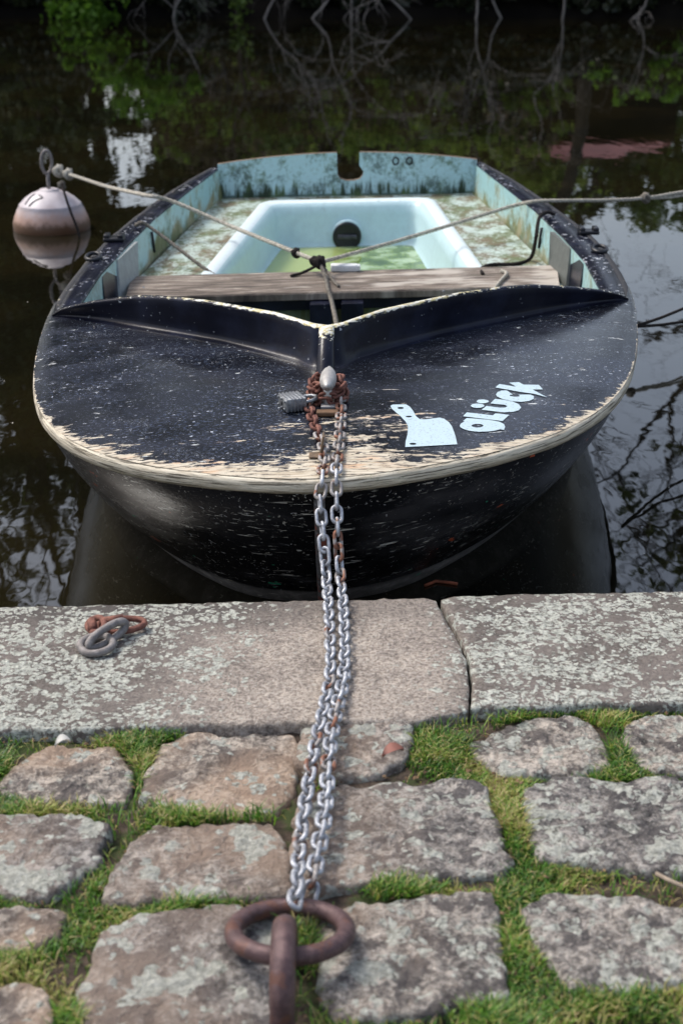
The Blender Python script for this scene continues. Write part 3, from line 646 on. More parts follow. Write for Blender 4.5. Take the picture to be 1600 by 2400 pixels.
# thwart, posts, beam, knees
def bbox(name, u0, u1, v0, v1, z0, z1, mat, parent=None, sub=1, taper=0.0, attrs=True):
    nu = 6 if sub > 1 else 2; P = []; F = []
    c8 = [(u0, v0, z0), (u1, v0, z0), (u1, v1, z0), (u0, v1, z0), (u0 + taper, v0, z1), (u1 - taper, v0, z1), (u1 - taper, v1, z1), (u0 + taper, v1, z1)]
    F = [(0, 3, 2, 1), (4, 5, 6, 7), (0, 1, 5, 4), (1, 2, 6, 5), (2, 3, 7, 6), (3, 0, 4, 7)]
    o = bmesh_part(name, c8, F, mat, parent or boat, smooth=False)
    md = o.modifiers.new('bevel', 'BEVEL'); md.width = min(.003, (z1 - z0) * .2); md.segments = 2; return o
nv = 60; P = []
for f_, z in ((0, .040), (0, .058), (.012, .0625), (.5, .0635), (.985, .0625), (1, .058), (1, .040), (.5, .039), (0, .040)):
    for i in range(nv):
        s = i / (nv - 1); v = -.648 + 1.296 * s; vv = v * (1 + .035 * f_)
        P.append((1.883 + .277 * f_ + .003 * noise.noise(Vector((v * 9, f_, 1))), vv, z + .001 * noise.noise(Vector((v * 30, f_ * 5, 0)))))
F = grid_faces(9, nv); F += [tuple(k * nv for k in range(8)), tuple(k * nv + nv - 1 for k in range(8))[::-1]]
thw = bmesh_part('thwart', P, F, M['thwart'], boat, smooth=False)
for x_, y_ in ((330, 660), (1235, 655), (1018, 668)):
    p = onz(x_, y_, .0645); tube('screw', [(p.x, p.y, .062), (p.x, p.y, .0655)], .004, M['steel'], thw, 8)
bbox('crossbeam', 1.905, 1.925, -.60, .60, .003, .038, M['blackp'])
for v in (-.082, .012): bbox('post', 1.84, 1.90, v, v + .066, -.17, .037, M['blackp'])
bmesh_part('bilge_floor', [(.95, -.48, -.145), (1.95, -.58, -.145), (1.95, .58, -.145), (.95, .48, -.145)], [(0, 1, 2, 3)], m_inner('bilge_green', (.12, .18, .16), ((.07, .07, .02), (.10, .12, .06)), .1), boat, smooth=False)
for s in (-1, 1):
    i1, i2 = .013, .019; P = [(2.0, s * (.70 - i1), .149), (2.26, s * (.672 - i1), .149), (2.17, s * (.668 - i2), .058), (1.93, s * (.690 - i2), .02)]
    P += [(u, s * (abs(v) + .016), z) for u, v, z in P]
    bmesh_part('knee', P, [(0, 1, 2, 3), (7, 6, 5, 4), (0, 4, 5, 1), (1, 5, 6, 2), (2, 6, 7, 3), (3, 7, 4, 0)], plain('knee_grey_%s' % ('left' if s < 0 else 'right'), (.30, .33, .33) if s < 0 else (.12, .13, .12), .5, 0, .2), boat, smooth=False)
    P = [(1.80, s * (.705 - .004), .146), (1.995, s * (.698 - .004), .146), (1.93, s * (.690 - .022), -.05), (1.70, s * (.70 - .032), -.05)]
    P += [(u, s * (abs(v) + .02), z) for u, v, z in P]; bmesh_part('gap_shade_panel', P, [(0, 1, 2, 3), (7, 6, 5, 4), (0, 4, 5, 1), (1, 5, 6, 2), (2, 6, 7, 3), (3, 7, 4, 0)], M['blackp'], boat, smooth=False)  # black panel standing in for the shadowed gap in front of the knee
    u_ = 2.50 if s < 0 else 2.42
    tube('side_slot', [B(u_, s * (inn(u_) - .010), .13), B(u_, s * (inn(u_) - .013), .10), B(u_ + .01, s * (inn(u_) - .015), .06)], .005, M['rubber'], boat, 6)
# rowlock fittings
def fitting(px, py, name, ring):
    p = onz(px, py, .165)
    if ring:
        a = np.linspace(0, 6.283, 20, endpoint=False); return tube(name, [(p.x + .021 * math.cos(t), p.y + .03 * math.sin(t), .166 + .004 * math.sin(t)) for t in a], .006, M['rubber'], boat, 8, True)
    b = Bld(); b.box((p.x, p.y, .165), (.065, .05, .012), None, .004); b.box((p.x - .022, p.y, .174), (.018, .045, .014), None, .004); b.box((p.x + .022, p.y, .174), (.018, .045, .014), None, .004); return b.out(name, M['blackp'] if 0 else M['rubber'], boat)
fitting(263, 548, 'rowlock_socket', False); fitting(215, 590, 'rowlock_ring', True); fitting(1350, 532, 'rowlock_socket', False); fitting(1376, 572, 'rowlock_ring', True)
# lettering and emblem on the deck
def zr(L): return [((880 + x / 3.733) * .98, (880 + y / 3.733) * .98) for x, y in L]
def ell(cx, cy, rx, ry, n=18): return [(cx + rx * math.cos(t), cy + ry * math.sin(t)) for t in np.linspace(0, 2 * math.pi, n, endpoint=False)]
def sm(L, k=3): return [tuple(p) for p in catmull(L, len(L) * k, True)]
def decal(name, outer, holes=(), label=None):
    Ls = [zr(outer)] + [zr(h) for h in holes]; D = [[solve_deck(px, py, .0014) for px, py in L] for L in Ls]
    tri = tessellate_polygon([[Vector((u, v, 0)) for u, v, z in L] for L in D]); P = sum(D, [])
    o = bmesh_part(name, P, [tuple(t) for t in tri], M['vinyl'], boat, smooth=False)
    if label: o['label'] = label
    return o
decal('emblem', [(128, 270), (150, 260), (265, 258), (300, 280), (330, 320), (350, 360), (385, 388), (430, 390), (560, 374), (600, 385), (640, 415), (665, 450), (685, 500), (700, 550), (712, 608), (258, 632), (262, 580), (278, 520), (282, 450), (262, 410), (220, 365), (180, 330), (140, 295)], [ell(218, 290, 27, 9), ell(289, 365, 27, 7), ell(325, 604, 30, 9)], 'pale blue chopper shaped sticker with three holes')
decal('letter', [(733, 445), (745, 425), (777, 408), (762, 404), (795, 378), (900, 385), (1000, 395), (1080, 410), (1120, 430), (1131, 455), (1120, 482), (1085, 476), (1050, 486), (1000, 494), (900, 498), (820, 490), (770, 475), (742, 460)], [ell(889, 445, 52, 16)], 'letter G of the word GLÜCK')
decal('letter', [(763, 362), (795, 328), (1025, 354), (1047, 336), (1167, 350), (1108, 404)], (), 'letter L of the word GLÜCK')
uo = decal('letter', [(925, 305), (968, 272), (1085, 287), (1132, 286), (1150, 275), (1130, 262), (1002, 250), (1042, 210), (1130, 220), (1200, 235), (1250, 257), (1270, 285), (1250, 310), (1200, 323), (1120, 328), (1030, 318)], (), 'letter U of the word GLÜCK')
for e in (ell(890, 270, 59, 19), ell(934, 232, 53, 17)): decal('letter_dot', e)
decal('letter', [(1145, 135), (1197, 172), (1172, 176), (1172, 184), (1212, 192), (1252, 190), (1258, 180), (1245, 173), (1350, 172), (1383, 187), (1380, 210), (1340, 228), (1270, 236), (1190, 230), (1110, 212), (1060, 190), (1050, 170), (1065, 150), (1100, 137)], (), 'letter C of the word GLÜCK')
decal('letter', [(1045, 110), (1080, 80), (1225, 103), (1165, 68), (1250, 63), (1290, 85), (1425, 87), (1460, 127), (1370, 128), (1495, 195), (1380, 165), (1260, 148), (1130, 125)], (), 'letter K of the word GLÜCK')
# cleat
def DK(px, py, lift=0): u, v, z = solve_deck(px, py, lift); return Vector(B(u, v, z))
c0 = DK(752, 935); cd = Vector((.03, 1, 0)).normalized()
cl = Bld(); L = .135; P = []
for t in np.linspace(-1, 1, 21): P.append((c0 + cd * (t * L / 2 + .035) + Vector((0, 0, .048 + .006 * t * t))))
V, F = tube_vf([tuple(p) for p in P], [.0155 * max(.12, (1 - abs(t) ** 2.6)) + .002 for t in np.linspace(-1, 1, 21)], 14); cl.add(V, F)
for t in (-.012, .03): cl.tube([tuple(c0 + cd * (t + .02) + Vector((0, 0, .0))), tuple(c0 + cd * (t + .02) + Vector((0, 0, .048)))], .009, 10)
cl.box(tuple(c0 + cd * .03 + Vector((0, 0, .003))), (.03, .09, .007), None, .002); cl.out('cleat', M['alu'], boat)
bl = Bld(); p = DK(752, 955, .006); bl.box(tuple(p), (.045, .022, .010), None, .003); bl.out('wood_block', plain('orange_brown_wood', (.17, .095, .05), .7, 0, .4), boat)
p = DK(735, 1048); bl = Bld(); bl.box((p.x - .006, p.y, p.z + .002), (.03, .03, .003), None, .001); bl.box((p.x + .004, p.y + .004, p.z + .022), (.004, .03, .042), Matrix.Rotation(.15, 3, 'Y'), .001); bl.out('eye_plate', M['brass'], boat)

# ------------------------------------------------------------------ chain
def link_mesh(name, L=.0385, Wd=.0245, r=.0034, n=22, sides=8):
    a = (Wd / 2 - r); s = L / 2 - Wd / 2; P = []
    for t in np.linspace(-math.pi / 2, math.pi / 2, n // 2): P.append((s + a * math.cos(t), a * math.sin(t), 0))
    for t in np.linspace(math.pi / 2, 3 * math.pi / 2, n // 2): P.append((-s + a * math.cos(t), a * math.sin(t), 0))
    V, F = tube_vf(P, r, sides, True); me = bpy.data.meshes.new(name); me.from_pydata([tuple(v) for v in V], [], F); me.polygons.foreach_set('use_smooth', [True] * len(F)); return me
LG = link_mesh('chain_link_galvanised'); LG.materials.append(M['galv']); LR = link_mesh('chain_link_rusty'); LR.materials.append(M['rust'])
LM = link_mesh('chain_link_stained'); LM.materials.append(metal('stained_steel', (.24, .22, .21), (.40, .38, .37), 90, .6, .4, (.50, (.24, .11, .07))))
def chain(P, pitch, parent, rolls, rusty, jit=.12, start=0, up=(0, 0, 1)):
    C = catmull([tuple(p) for p in P], 800); s = np.r_[0, np.cumsum(np.linalg.norm(np.diff(C, axis=0), axis=1))]; at = 0.0; k = start; off = wloc(parent)
    while at < s[-1]:
        p_ = pitch(at / s[-1]) if callable(pitch) else pitch
        q = np.array([np.interp(at, s, C[:, i]) for i in range(3)]); q2 = np.array([np.interp(min(at + .01, s[-1]), s, C[:, i]) for i in range(3)]); q1 = np.array([np.interp(max(at - .01, 0), s, C[:, i]) for i in range(3)])
        T = Vector(q2 - q1).normalized(); side = T.cross(Vector(up)); side = side.normalized() if side.length > .1 else Vector((1, 0, 0)); nn = side.cross(T)
        f_ = at / s[-1]; roll = (rolls(f_) if k % 2 == 0 else rolls(f_) + math.pi / 2) + random.uniform(-jit, jit)
        y = side * math.cos(roll) + nn * math.sin(roll); z = T.cross(y)
        Mx = Matrix((T, y, z)).transposed().to_4x4(); o = bpy.data.objects.new('link', LR if rusty(f_) else (LM if (f_ < .24 or random.random() < .12) else LG)); COL.objects.link(o); o.parent = parent
        o.matrix_local = Matrix.Translation(Vector(q) - off) @ Mx; at += p_; k += 1
        if rusty(f_): o['label'] = 'rust brown chain link'
    return k
def kz(x, y): return 0
ky = .012
chn = thing('mooring_chain', tuple(onz(760, 1500, 0)), 'doubled galvanised chain running from the deck cleat over the kerb to the iron ring', 'chain')
def strand(deckpts, hang, flat, air, rustf):
    P = [DK(*p, .008) for p in deckpts]
    rim = deckpts[-1]; e = B(-.006, 0, .155)
    P += [Vector(h) for h in hang] + [onz(x, y, z) for x, y, z in flat] + [onz(x, y, z) for x, y, z in air]
    return P
xe = lambda px: (px * 1.0204 - 800) / FPX * 2.72
sA = strand([(706, 928), (716, 965), (731, 1005), (743, 1040), (745, 1070), (740, 1098)], [], [], [], None)
sA += [ony(738, 1122, BY + .048), ony(734, 1142, BY + .035), ony(739, 1200, BY + .005), ony(745, 1262, BY - .022), ony(749, 1322, BY - .055)]
sA += [onz(753, 1385, .012), onz(756, 1440, .011), onz(758, 1500, .011), onz(757, 1560, .011), onz(747, 1610, .012), onz(733, 1670, .016), onz(718, 1740, .018), onz(706, 1815, .016), onz(694, 1890, .018), onz(686, 1965, .02), onz(684, 2020, .03), onz(677, 2068, .036)]
sB = strand([(782, 915), (783, 960), (780, 1010), (775, 1055), (772, 1090)], [], [], [], None)
sB += [ony(772, 1122, BY + .048), ony(772, 1142, BY + .035), ony(774, 1200, BY + .005), ony(777, 1262, BY - .022), ony(781, 1322, BY - .055)]
sB += [onz(787, 1385, .012), onz(790, 1440, .011), onz(791, 1500, .011), onz(788, 1560, .011), onz(777, 1610, .012), onz(764, 1670, .018), onz(755, 1740, .02), onz(750, 1815, .018), onz(742, 1890, .018), onz(728, 1965, .016), onz(718, 2020, .012), onz(706, 2075, -.004)]
rl = lambda lo: (lambda f_: (0.0 if f_ < .36 else R(45)) + lo)
pit = lambda f_: .0255 if f_ < .30 else .0235
chain(sA, pit, chn, lambda f_: R(8) if f_ < .34 else R(45), lambda f_: .03 < f_ < .13)
chain(sB, pit, chn, lambda f_: R(5) if f_ < .34 else (R(45) if f_ < .62 else R(20)), lambda f_: False, start=1)
# link closing over the ring
# rusty turns round the cleat
cc = DK(752, 918)
for zz_, rr, ph in ((.010, .031, 0.2), (.024, .028, 1.1), (.036, .026, 2.0)):
    P = [(cc.x + rr * 1.15 * math.cos(t + ph), cc.y + .005 + rr * 1.5 * math.sin(t + ph), cc.z + zz_ + .003 * math.sin(3 * t)) for t in np.linspace(0, 6.0, 18)]
    chain(P, .0225, chn, lambda f_: R(30), lambda f_: True, .35)
# padlock
pl0 = DK(672, 940); pr = thing('padlock', tuple(pl0), 'steel laminated padlock lying on the black deck beside the cleat', 'padlock')
Rz = Matrix.Rotation(R(22), 3, 'Z'); b = Bld(); b.box((pl0.x, pl0.y, pl0.z + .0165), (.046, .052, .026), Rz, .006)
for k in range(6): b.box(tuple(Vector((pl0.x, pl0.y, pl0.z + .0165)) + Rz @ Vector((-.019 + .0075 * k, 0, 0))), (.0052, .0535, .0275), Rz, .0015)
bo = b.out('body', M['steel'], pr)
f0 = Vector((pl0.x, pl0.y, pl0.z + .0165)) + Rz @ Vector((.02, 0, 0)); ax = Rz @ Vector((1, 0, 0)); sd_ = Rz @ Vector((0, 1, 0))
tube('shackle', [tuple(f0 + ax * a_ + sd_ * b_ + Vector((0, 0, c_))) for a_, b_, c_ in ((-.01, -.017, 0), (.012, -.017, .002), (.026, -.012, .004), (.032, 0, .005), (.026, .012, .004), (.012, .017, .002), (-.01, .017, 0))], .0042, M['steel'], pr, 8)
e0 = Vector((pl0.x, pl0.y, pl0.z + .0165)) + Rz @ Vector((-.0235, 0, 0)); nx = -ax
tube('keyhole', [tuple(e0), tuple(e0 + nx * .0008)], .0045, M['rubber'], pr, 10)
for y_, z_ in ((-.019, -.008), (-.019, .008), (.019, -.008), (.019, .008), (0, .0095), (0, -.0095)): tube('rivet', [tuple(e0 + sd_ * y_ + Vector((0, 0, z_))), tuple(e0 + nx * .0022 + sd_ * y_ + Vector((0, 0, z_)))], .0026, M['steel'], pr, 8)

# ------------------------------------------------------------------ iron ring and staple
rc = onz(666, 2138, .018); ir = thing('mooring_ring', (rc.x, rc.y, 0), 'thick rust brown iron ring held by a staple between the cobbles', 'mooring ring')
tilt = R(13); RR = .067
tube('ring', [(rc.x + RR * math.cos(t), rc.y + RR * math.sin(t) * math.cos(tilt), rc.z - RR * math.sin(t) * math.sin(tilt)) for t in np.linspace(0, 6.2832, 72, endpoint=False)], .0112, M['ring'], ir, 16, True)
sx = onz(650, 2200, .05).x; yb, yf = rc.y - .012, rc.y - .128; yc = (yb + yf) / 2; rs = (yb - yf) / 2; P = [(sx, yb, -.08), (sx, yb, -.02)]
for t in np.linspace(0, math.pi, 18): P.append((sx, yc + rs * math.cos(t), .012 + rs * .85 * math.sin(t)))
P += [(sx, yf, -.02), (sx, yf, -.08)]; tube('staple', P, .0145, M['ring'], ir, 16)

# loose shackles and links on the kerb
def oval(c, ax1, ax2, a, b, r, name, mat, parent, n=40, pinch=0.0, sides=10):
    ax1 = Vector(ax1).normalized(); ax2 = Vector(ax2); ax2 = (ax2 - ax1 * ax2.dot(ax1)).normalized(); P = []
    for t in np.linspace(0, 2 * math.pi, n, endpoint=False):
        cx, sy = math.cos(t), math.sin(t); x = (abs(cx) ** .8) * (1 if cx > 0 else -1) * a; P.append(tuple(Vector(c) + ax1 * x + ax2 * (sy * b * (1 - pinch * (cx * .5 + .5)))))
    return tube(name, P, r, mat, parent, sides, True)
kc = onz(250, 1455, 0); rk = thing('loose_chain_piece', tuple(kc), 'short piece of rusty and grey links lying on the left kerb stone', 'chain')
p = onz(278, 1436, .012); oval(p, (1, .15, .05), (0, 1, .25), .040, .020, .0055, 'quick_link', M['rust'], rk, pinch=.3)
b = Bld(); q = onz(262, 1424, .022); tube('link_nut', [tuple(q - Vector((.016, .004, .001))), tuple(q + Vector((.016, .004, .001)))], .0078, M['rust'], rk, 6)
p = onz(222, 1436, .016); oval(p, (.35, -.9, .1), (.8, .3, .35), .030, .016, .0055, 'quick_link', M['rust'], rk, pinch=.3)
q = onz(212, 1436, .018); tube('link_nut', [tuple(q + Vector((-.003, .014, 0))), tuple(q + Vector((.003, -.014, -.002)))], .0078, M['rust'], rk, 6)
p = onz(247, 1458, .018); oval(p, (.85, .95, .20), (-.2, .1, 1), .040, .012, .0068, 'iron_link', M['grey'], rk)
p = onz(222, 1480, .009); oval(p, (.5, -.9, 0.0), (1, .4, .12), .030, .026, .0065, 'iron_link', M['grey'], rk)

# ------------------------------------------------------------------ buoy
bc = onz(120, 524, W); bc.z = W; BR = .171
bu = thing('mooring_buoy', tuple(bc), 'round off white mooring buoy with rusty waterline and iron eye, floating left of the boat', 'buoy')
pf = [(.02, -.10), (.10, -.085), (.155, -.05), (BR, .0), (BR, .03), (.164, .055), (.150, .092), (.138, .113), (.1385, .118), (.134, .122), (.112, .146), (.085, .166), (.05, .181), (.042, .183), (.042, .188), (.030, .190), (.001, .191)]
na = 48; P = []
for r_, z in pf:
    for a in np.linspace(0, 2 * math.pi, na, endpoint=False): P.append((bc.x + r_ * math.cos(a), bc.y + r_ * math.sin(a), W + z * .93))
mesh('float_body', P, grid_faces(len(pf), na, True), M['buoy'], bu)
zt = W + .176; tube('eye_shaft', [(bc.x - .002, bc.y, zt - .01), (bc.x - .001, bc.y, zt + .068)], .0085, M['ring'] if 0 else M['grey'], bu, 10)
tube('eye', [(bc.x - .003 + .021 * math.cos(t), bc.y + .012 * math.cos(t), zt + .118 + .050 * math.sin(t)) for t in np.linspace(0, 6.283, 28, endpoint=False)], .0075, M['grey'], bu, 10, True)
def onbuoy(px, py):                 # first point of the float under an image position (surface of revolution)
    d = Vector(ray(px, py)); o = Vector((0, 0, H)); t = (bc.y - .22) / d.y
    rr = [a for a, b_ in pf[3:]]; zz_ = [b_ for a, b_ in pf[3:]]
    for _ in range(900):
        p = o + d * t; z = (p.z - W) / .93; r_ = math.hypot(p.x - bc.x, p.y - bc.y)
        if 0 <= z <= .19 and r_ < np.interp(z, zz_, rr) + .0012: return p
        t += .0005
    return p
zb = lambda x, y: (x / 3.92 * .98, (330 + y / 3.92) * .98)
for st in ([(236, 584), (262, 545), (290, 512), (322, 490)], [(268, 602), (300, 570), (340, 543), (392, 523), (375, 507), (360, 502)]):
    P = [tuple(onbuoy(*zb(*q))) for q in st]; tube('digit_stroke', catmull(P, 24), .0035, M['ink'], bu, 6)

# ------------------------------------------------------------------ ropes
eyep = ony(122, 392, bc.y); kn = ony(735, 603, B(2.08, 0, 0)[1])
P = [eyep, ony(165, 402, bc.y - .1), ony(245, 428, 6.1), onz(330, 447, .185), onz(395, 462, .172), ony(520, 515, 5.15), ony(680, 580, 4.72), kn]
rope('buoy_rope', P, .0075, M['ropew']); r1 = bpy.context.scene.objects['buoy_rope']; tag(r1, 'cream rope from the buoy eye across the left gunwale to the knot above the thwart', 'rope')
gx = onz(1225, 463, .172); P = [kn, ony(890, 560, 4.85), ony(1050, 512, 5.1), ony(1170, 475, B(2.7, .5, 0)[1]), gx, onz(1290, 461, .172), ony(1400, 460, gx.y + .12), ony(1480, 455, gx.y + .2), ony(1568, 441, gx.y + .3), ony(1760, 405, gx.y + .6)]
r2 = rope('mooring_rope', P, .0070, M['ropew']); tag(r2, 'pale rope from the knot over the right gunwale and out of the right edge', 'rope')
rope('second_strand', [ony(1480, 456, gx.y + .2), ony(1530, 454, gx.y + .25), ony(1568, 449, gx.y + .3), ony(1760, 420, gx.y + .6)], .0055, M['ropew'], r2)
def knot(c, s, mat, parent, n=3, name='knot'):
    b = Bld(); c = Vector(c)
    for k in range(n):
        a = k * 2.1; ax_ = Vector((math.cos(a), .4 * math.sin(a), .6 * math.sin(a + 1))).normalized(); u_ = ax_.orthogonal().normalized(); v_ = ax_.cross(u_)
        b.tube([tuple(c + (u_ * math.cos(t) + v_ * math.sin(t)) * s * 1.25 + ax_ * s * .5 * math.sin(2 * t)) for t in np.linspace(0, 6.283, 18, endpoint=False)], s * .55, 6, True)
    return b.out(name, mat, parent)
knot(ony(136, 393, bc.y - .02), .017, M['ropew'], r1); knot(ony(158, 400, bc.y - .06), .015, M['ropew'], r1); knot(ony(143, 425, bc.y - .05), .012, M['ropeg'], r1)
knot(ony(680, 581, 4.72), .010, M['roped'], r1); knot(kn, .013, M['roped'], r2, 4); knot(ony(722, 600, 4.62), .010, M['roped'], r2, 3); knot(ony(1481, 455, gx.y + .2), .012, M['ropeg'], r2)
r3 = rope('dangling_rope', [ony(143, 420, bc.y - .06), ony(150, 448, bc.y - .13), ony(165, 492, bc.y - .165), ony(178, 525, bc.y - .185), ony(184, 556, bc.y - .2), ony(186, 600, bc.y - .2)], .006, M['roped']); tag(r3, 'thin dark rope hanging down the side of the buoy into the water', 'rope')
r4 = rope('painter_rope', [kn, onz(748, 640, .075), onz(754, 668, .070), onz(760, 686, .062), ony(766, 712, 4.1), ony(772, 742, 3.75), ony(776, 775, 3.5)], .0065, M['ropeg']); tag(r4, 'grey rope dropping from the knot over the thwart behind the coaming', 'rope')
rope('rope_tail', [kn, ony(718, 615, 4.6), onz(690, 628, .070), onz(668, 634, .068)], .005, M['roped'], r4)
rope('rope_loop', [kn, ony(752, 625, 4.56), onz(768, 648, .069), onz(778, 657, .069)], .005, M['ropeg'], r4)
r5 = rope('tie_rope', [onz(312, 517, .165), onz(326, 511, .178), ony(345, 522, B(2.42, -.6, 0)[1]), ony(390, 555, 4.82), ony(450, 602, 4.74), ony(492, 632, 4.69)], .0062, M['ropeg']); tag(r5, 'short grey rope from the left gunwale down to the back of the thwart', 'rope')
gy = B(2.35, .66, 0)[1]
r6 = rope('tie_rope', [onz(1272, 492, .166), onz(1255, 488, .178), ony(1238, 500, gy - .05), ony(1230, 545, gy - .15), onz(1218, 592, .05), onz(1185, 606, .046), onz(1130, 608, .046), onz(1104, 618, .050), onz(1108, 630, .066)], .0065, M['roped']); tag(r6, 'dark rope hanging from the right gunwale and curling on the seat moulding', 'rope')
r7 = rope('tie_rope', [onz(1150, 622, .07), onz(1163, 628, .072), onz(1145, 650, .070), onz(1127, 676, .069)], .006, M['ropew']); tag(r7, 'short pale rope end lying across the right part of the thwart', 'rope')
for (x0, y0), (x1, y1), t_ in (((1462, 748), (1568, 709), 'upper'), ((1462, 750), (1568, 739), 'lower')):
    o = rope('mooring_line', [ony(x0, y0, 3.95), ony((x0 + x1) / 2, (y0 + y1) / 2 + 2, 4.05), ony(x1, y1, 4.15), ony(2 * x1 - x0, 2 * y1 - y0 - 4, 4.3)], .0045, M['roped']); tag(o, '%s of the two thin black lines leaving the right side of the boat' % t_, 'rope')
# white plastic piece behind the thwart and the white clip
p = onz(790, 622, .068); b = Bld(); b.box((p.x, p.y + .02, .074), (.085, .035, .022), None, .005); b.box((p.x + .045, p.y + .02, .074), (.012, .03, .018), None, .003); o = b.out('bottle', M['white'], None, org=(p.x, p.y, .06)); tag(o, 'small white plastic bottle lying at the back of the thwart', 'bottle')

# ------------------------------------------------------------------ loose bits
def leafcard(name, px, py, z, L, wd, ang, mat, label, cat='leaf'):
    c = onz(px, py, z); n = 9; P = []
    for i in range(n):
        t = i / (n - 1); w_ = wd * math.sin(math.pi * min(1, t * .98 + .02)) ** .7
        for s in (-1, 0, 1):
            x, y = (t - .5) * L, s * w_; zz_ = .006 * abs(s) + .008 * math.sin(3 * t) * (1 + .3 * s)
            P.append((c.x + x * math.cos(ang) - y * math.sin(ang), c.y + x * math.sin(ang) + y * math.cos(ang), c.z + zz_))
    o = mesh(name, P, grid_faces(n, 3), mat, None, org=tuple(c)); md = o.modifiers.new('thick', 'SOLIDIFY'); md.thickness = .0006; return tag(o, label, cat)
leafcard('fallen_leaf', 902, 1734, .003, .036, .008, .5, M['leaf_pink'], 'reddish dry leaf on the small stone right of the chain')
leafcard('fallen_leaf', 145, 1712, .004, .024, .005, .6, M['leaf_pale'], 'small pale leaf on the top left cobble')
o = tube('twig', [tuple(onz(x, y, -.004)) for x, y in ((1505, 2006), (1535, 2022), (1575, 2040), (1640, 2052))], .003, M['stick'], None, 6); tag(o, 'pale twig lying in the grass at the right edge', 'twig')
o = tube('twig', [tuple(onz(x, y, W + .003)) for x, y in ((975, 1345), (1000, 1335), (1030, 1338), (1050, 1341))], .0035, M['twig'], None, 6); tag(o, 'red brown twig floating beside the hull', 'twig')
b = Bld()
for k in range(60):
    x = random.uniform(-1.2, 1.2); y = random.uniform(2.9, 7)
    r_ = random.uniform(.0008, .0022); b.add([(x - r_, y - r_, W + .001), (x + r_, y - r_, W + .001), (x + r_, y + r_, W + .001), (x - r_, y + r_, W + .001)], [(0, 1, 2, 3)])
o = b.out('floating_specks', M['leaf_pale'], None, smooth=False); tag(o, 'tiny pale specks floating on the water', 'debris', kind='stuff')

# ------------------------------------------------------------------ far bank vegetation
def leaves(centres, radii, counts, size, gap=None):
    C = []; 
    for c, r_, n in zip(centres, radii, counts):
        p = rng.normal(size=(n, 3)); p /= np.linalg.norm(p, axis=1)[:, None]; rad = rng.random(n) ** .55; sub = rng.normal(size=(max(3, n // 90), 3)); sub /= np.linalg.norm(sub, axis=1)[:, None]
        sub *= (rng.random(len(sub)) ** .5)[:, None]; k = rng.integers(0, len(sub), n)
        q = np.where(rng.random(n)[:, None] < .8, sub[k] + rng.normal(size=(n, 3)) * .13, p * rad[:, None])
        C.append(np.array(c) + q * np.array(r_))
    C = np.vstack(C)
    if gap is not None: C = C[~gap(C)]
    n = len(C); a = rng.normal(size=(n, 3)); a /= np.linalg.norm(a, axis=1)[:, None]; b_ = np.cross(a, rng.normal(size=(n, 3))); b_ /= np.linalg.norm(b_, axis=1)[:, None]
    s = size * (.6 + .8 * rng.random(n))[:, None]; V = np.empty((n, 4, 3)); V[:, 0] = C - a * s; V[:, 1] = C + b_ * s * .55; V[:, 2] = C + a * s; V[:, 3] = C - b_ * s * .55
    return V.reshape(-1, 3), n
def qmesh(name, V, n, mat, parent, clump):
    me = bpy.data.meshes.new(name); off = np.array(wloc(parent)); me.vertices.add(4 * n); me.vertices.foreach_set('co', (V - off).astype(np.float32).ravel())
    me.loops.add(4 * n); me.loops.foreach_set('vertex_index', np.arange(4 * n, dtype=np.int32)); me.polygons.add(n); me.polygons.foreach_set('loop_start', np.arange(0, 4 * n, 4, dtype=np.int32)); me.polygons.foreach_set('loop_total', np.full(n, 4, dtype=np.int32))
    at = me.attributes.new('rnd', 'FLOAT', 'POINT'); at.data.foreach_set('value', np.repeat(rng.random(n), 4).astype(np.float32)); me.materials.append(mat); me.update(calc_edges=True)
    o = bpy.data.objects.new(name, me); COL.objects.link(o); o.parent = parent; return o
def gapf(C):
    y = C[:, 1]; x = C[:, 0] / y; e = (C[:, 2] - 2 * W + H) / y
    g1 = (np.abs(x + .143 + .006 * np.sin(e * 260)) < .016 + .008 * np.sin(e * 170 + 1)) & (e > .142) & (e < .190)
    return g1 & (rng.random(len(C)) < .90)
def tree(name, x, y, label, clumps, mat, size=.06, dens=1500, bark='bark', tr=.12, limb=.035, group='trees and bushes on the far bank', cat='tree', base=.0):
    t = thing(name, (x, y, base), label, cat, group); cs = [c for c, r_ in clumps]; zt_ = max(c[2] for c in cs)
    P = [(x, y, base - .4)] + [(x + .12 * math.sin(k * 1.7 + x) * k / 3, y, base + (zt_ - base) * k / 4) for k in range(1, 5)]
    C = catmull(P, 20); b = Bld(); b.tube(C, np.linspace(tr, tr * .3, 20), 8)
    for c, r_ in clumps:
        i = int(np.clip((c[2] - base) / max(.1, zt_ - base) * 12, 2, 15)); s = C[i]; m_ = (np.array(s) + np.array(c)) / 2 + np.array([0, 0, -.1 * r_[0]])
        b.tube(catmull([s, m_, c], 8), np.linspace(limb, limb * .3, 8), 5)
    b.out('trunk', M[bark], t); V, n = leaves(cs, [r_ for c, r_ in clumps], [int(dens * r_[0] * r_[2]) for c, r_ in clumps], size, gapf); qmesh('crown', V, n, M[mat], t, None); return t
def R3(r_, k=.8): return (r_, r_ * .8, r_ * k)
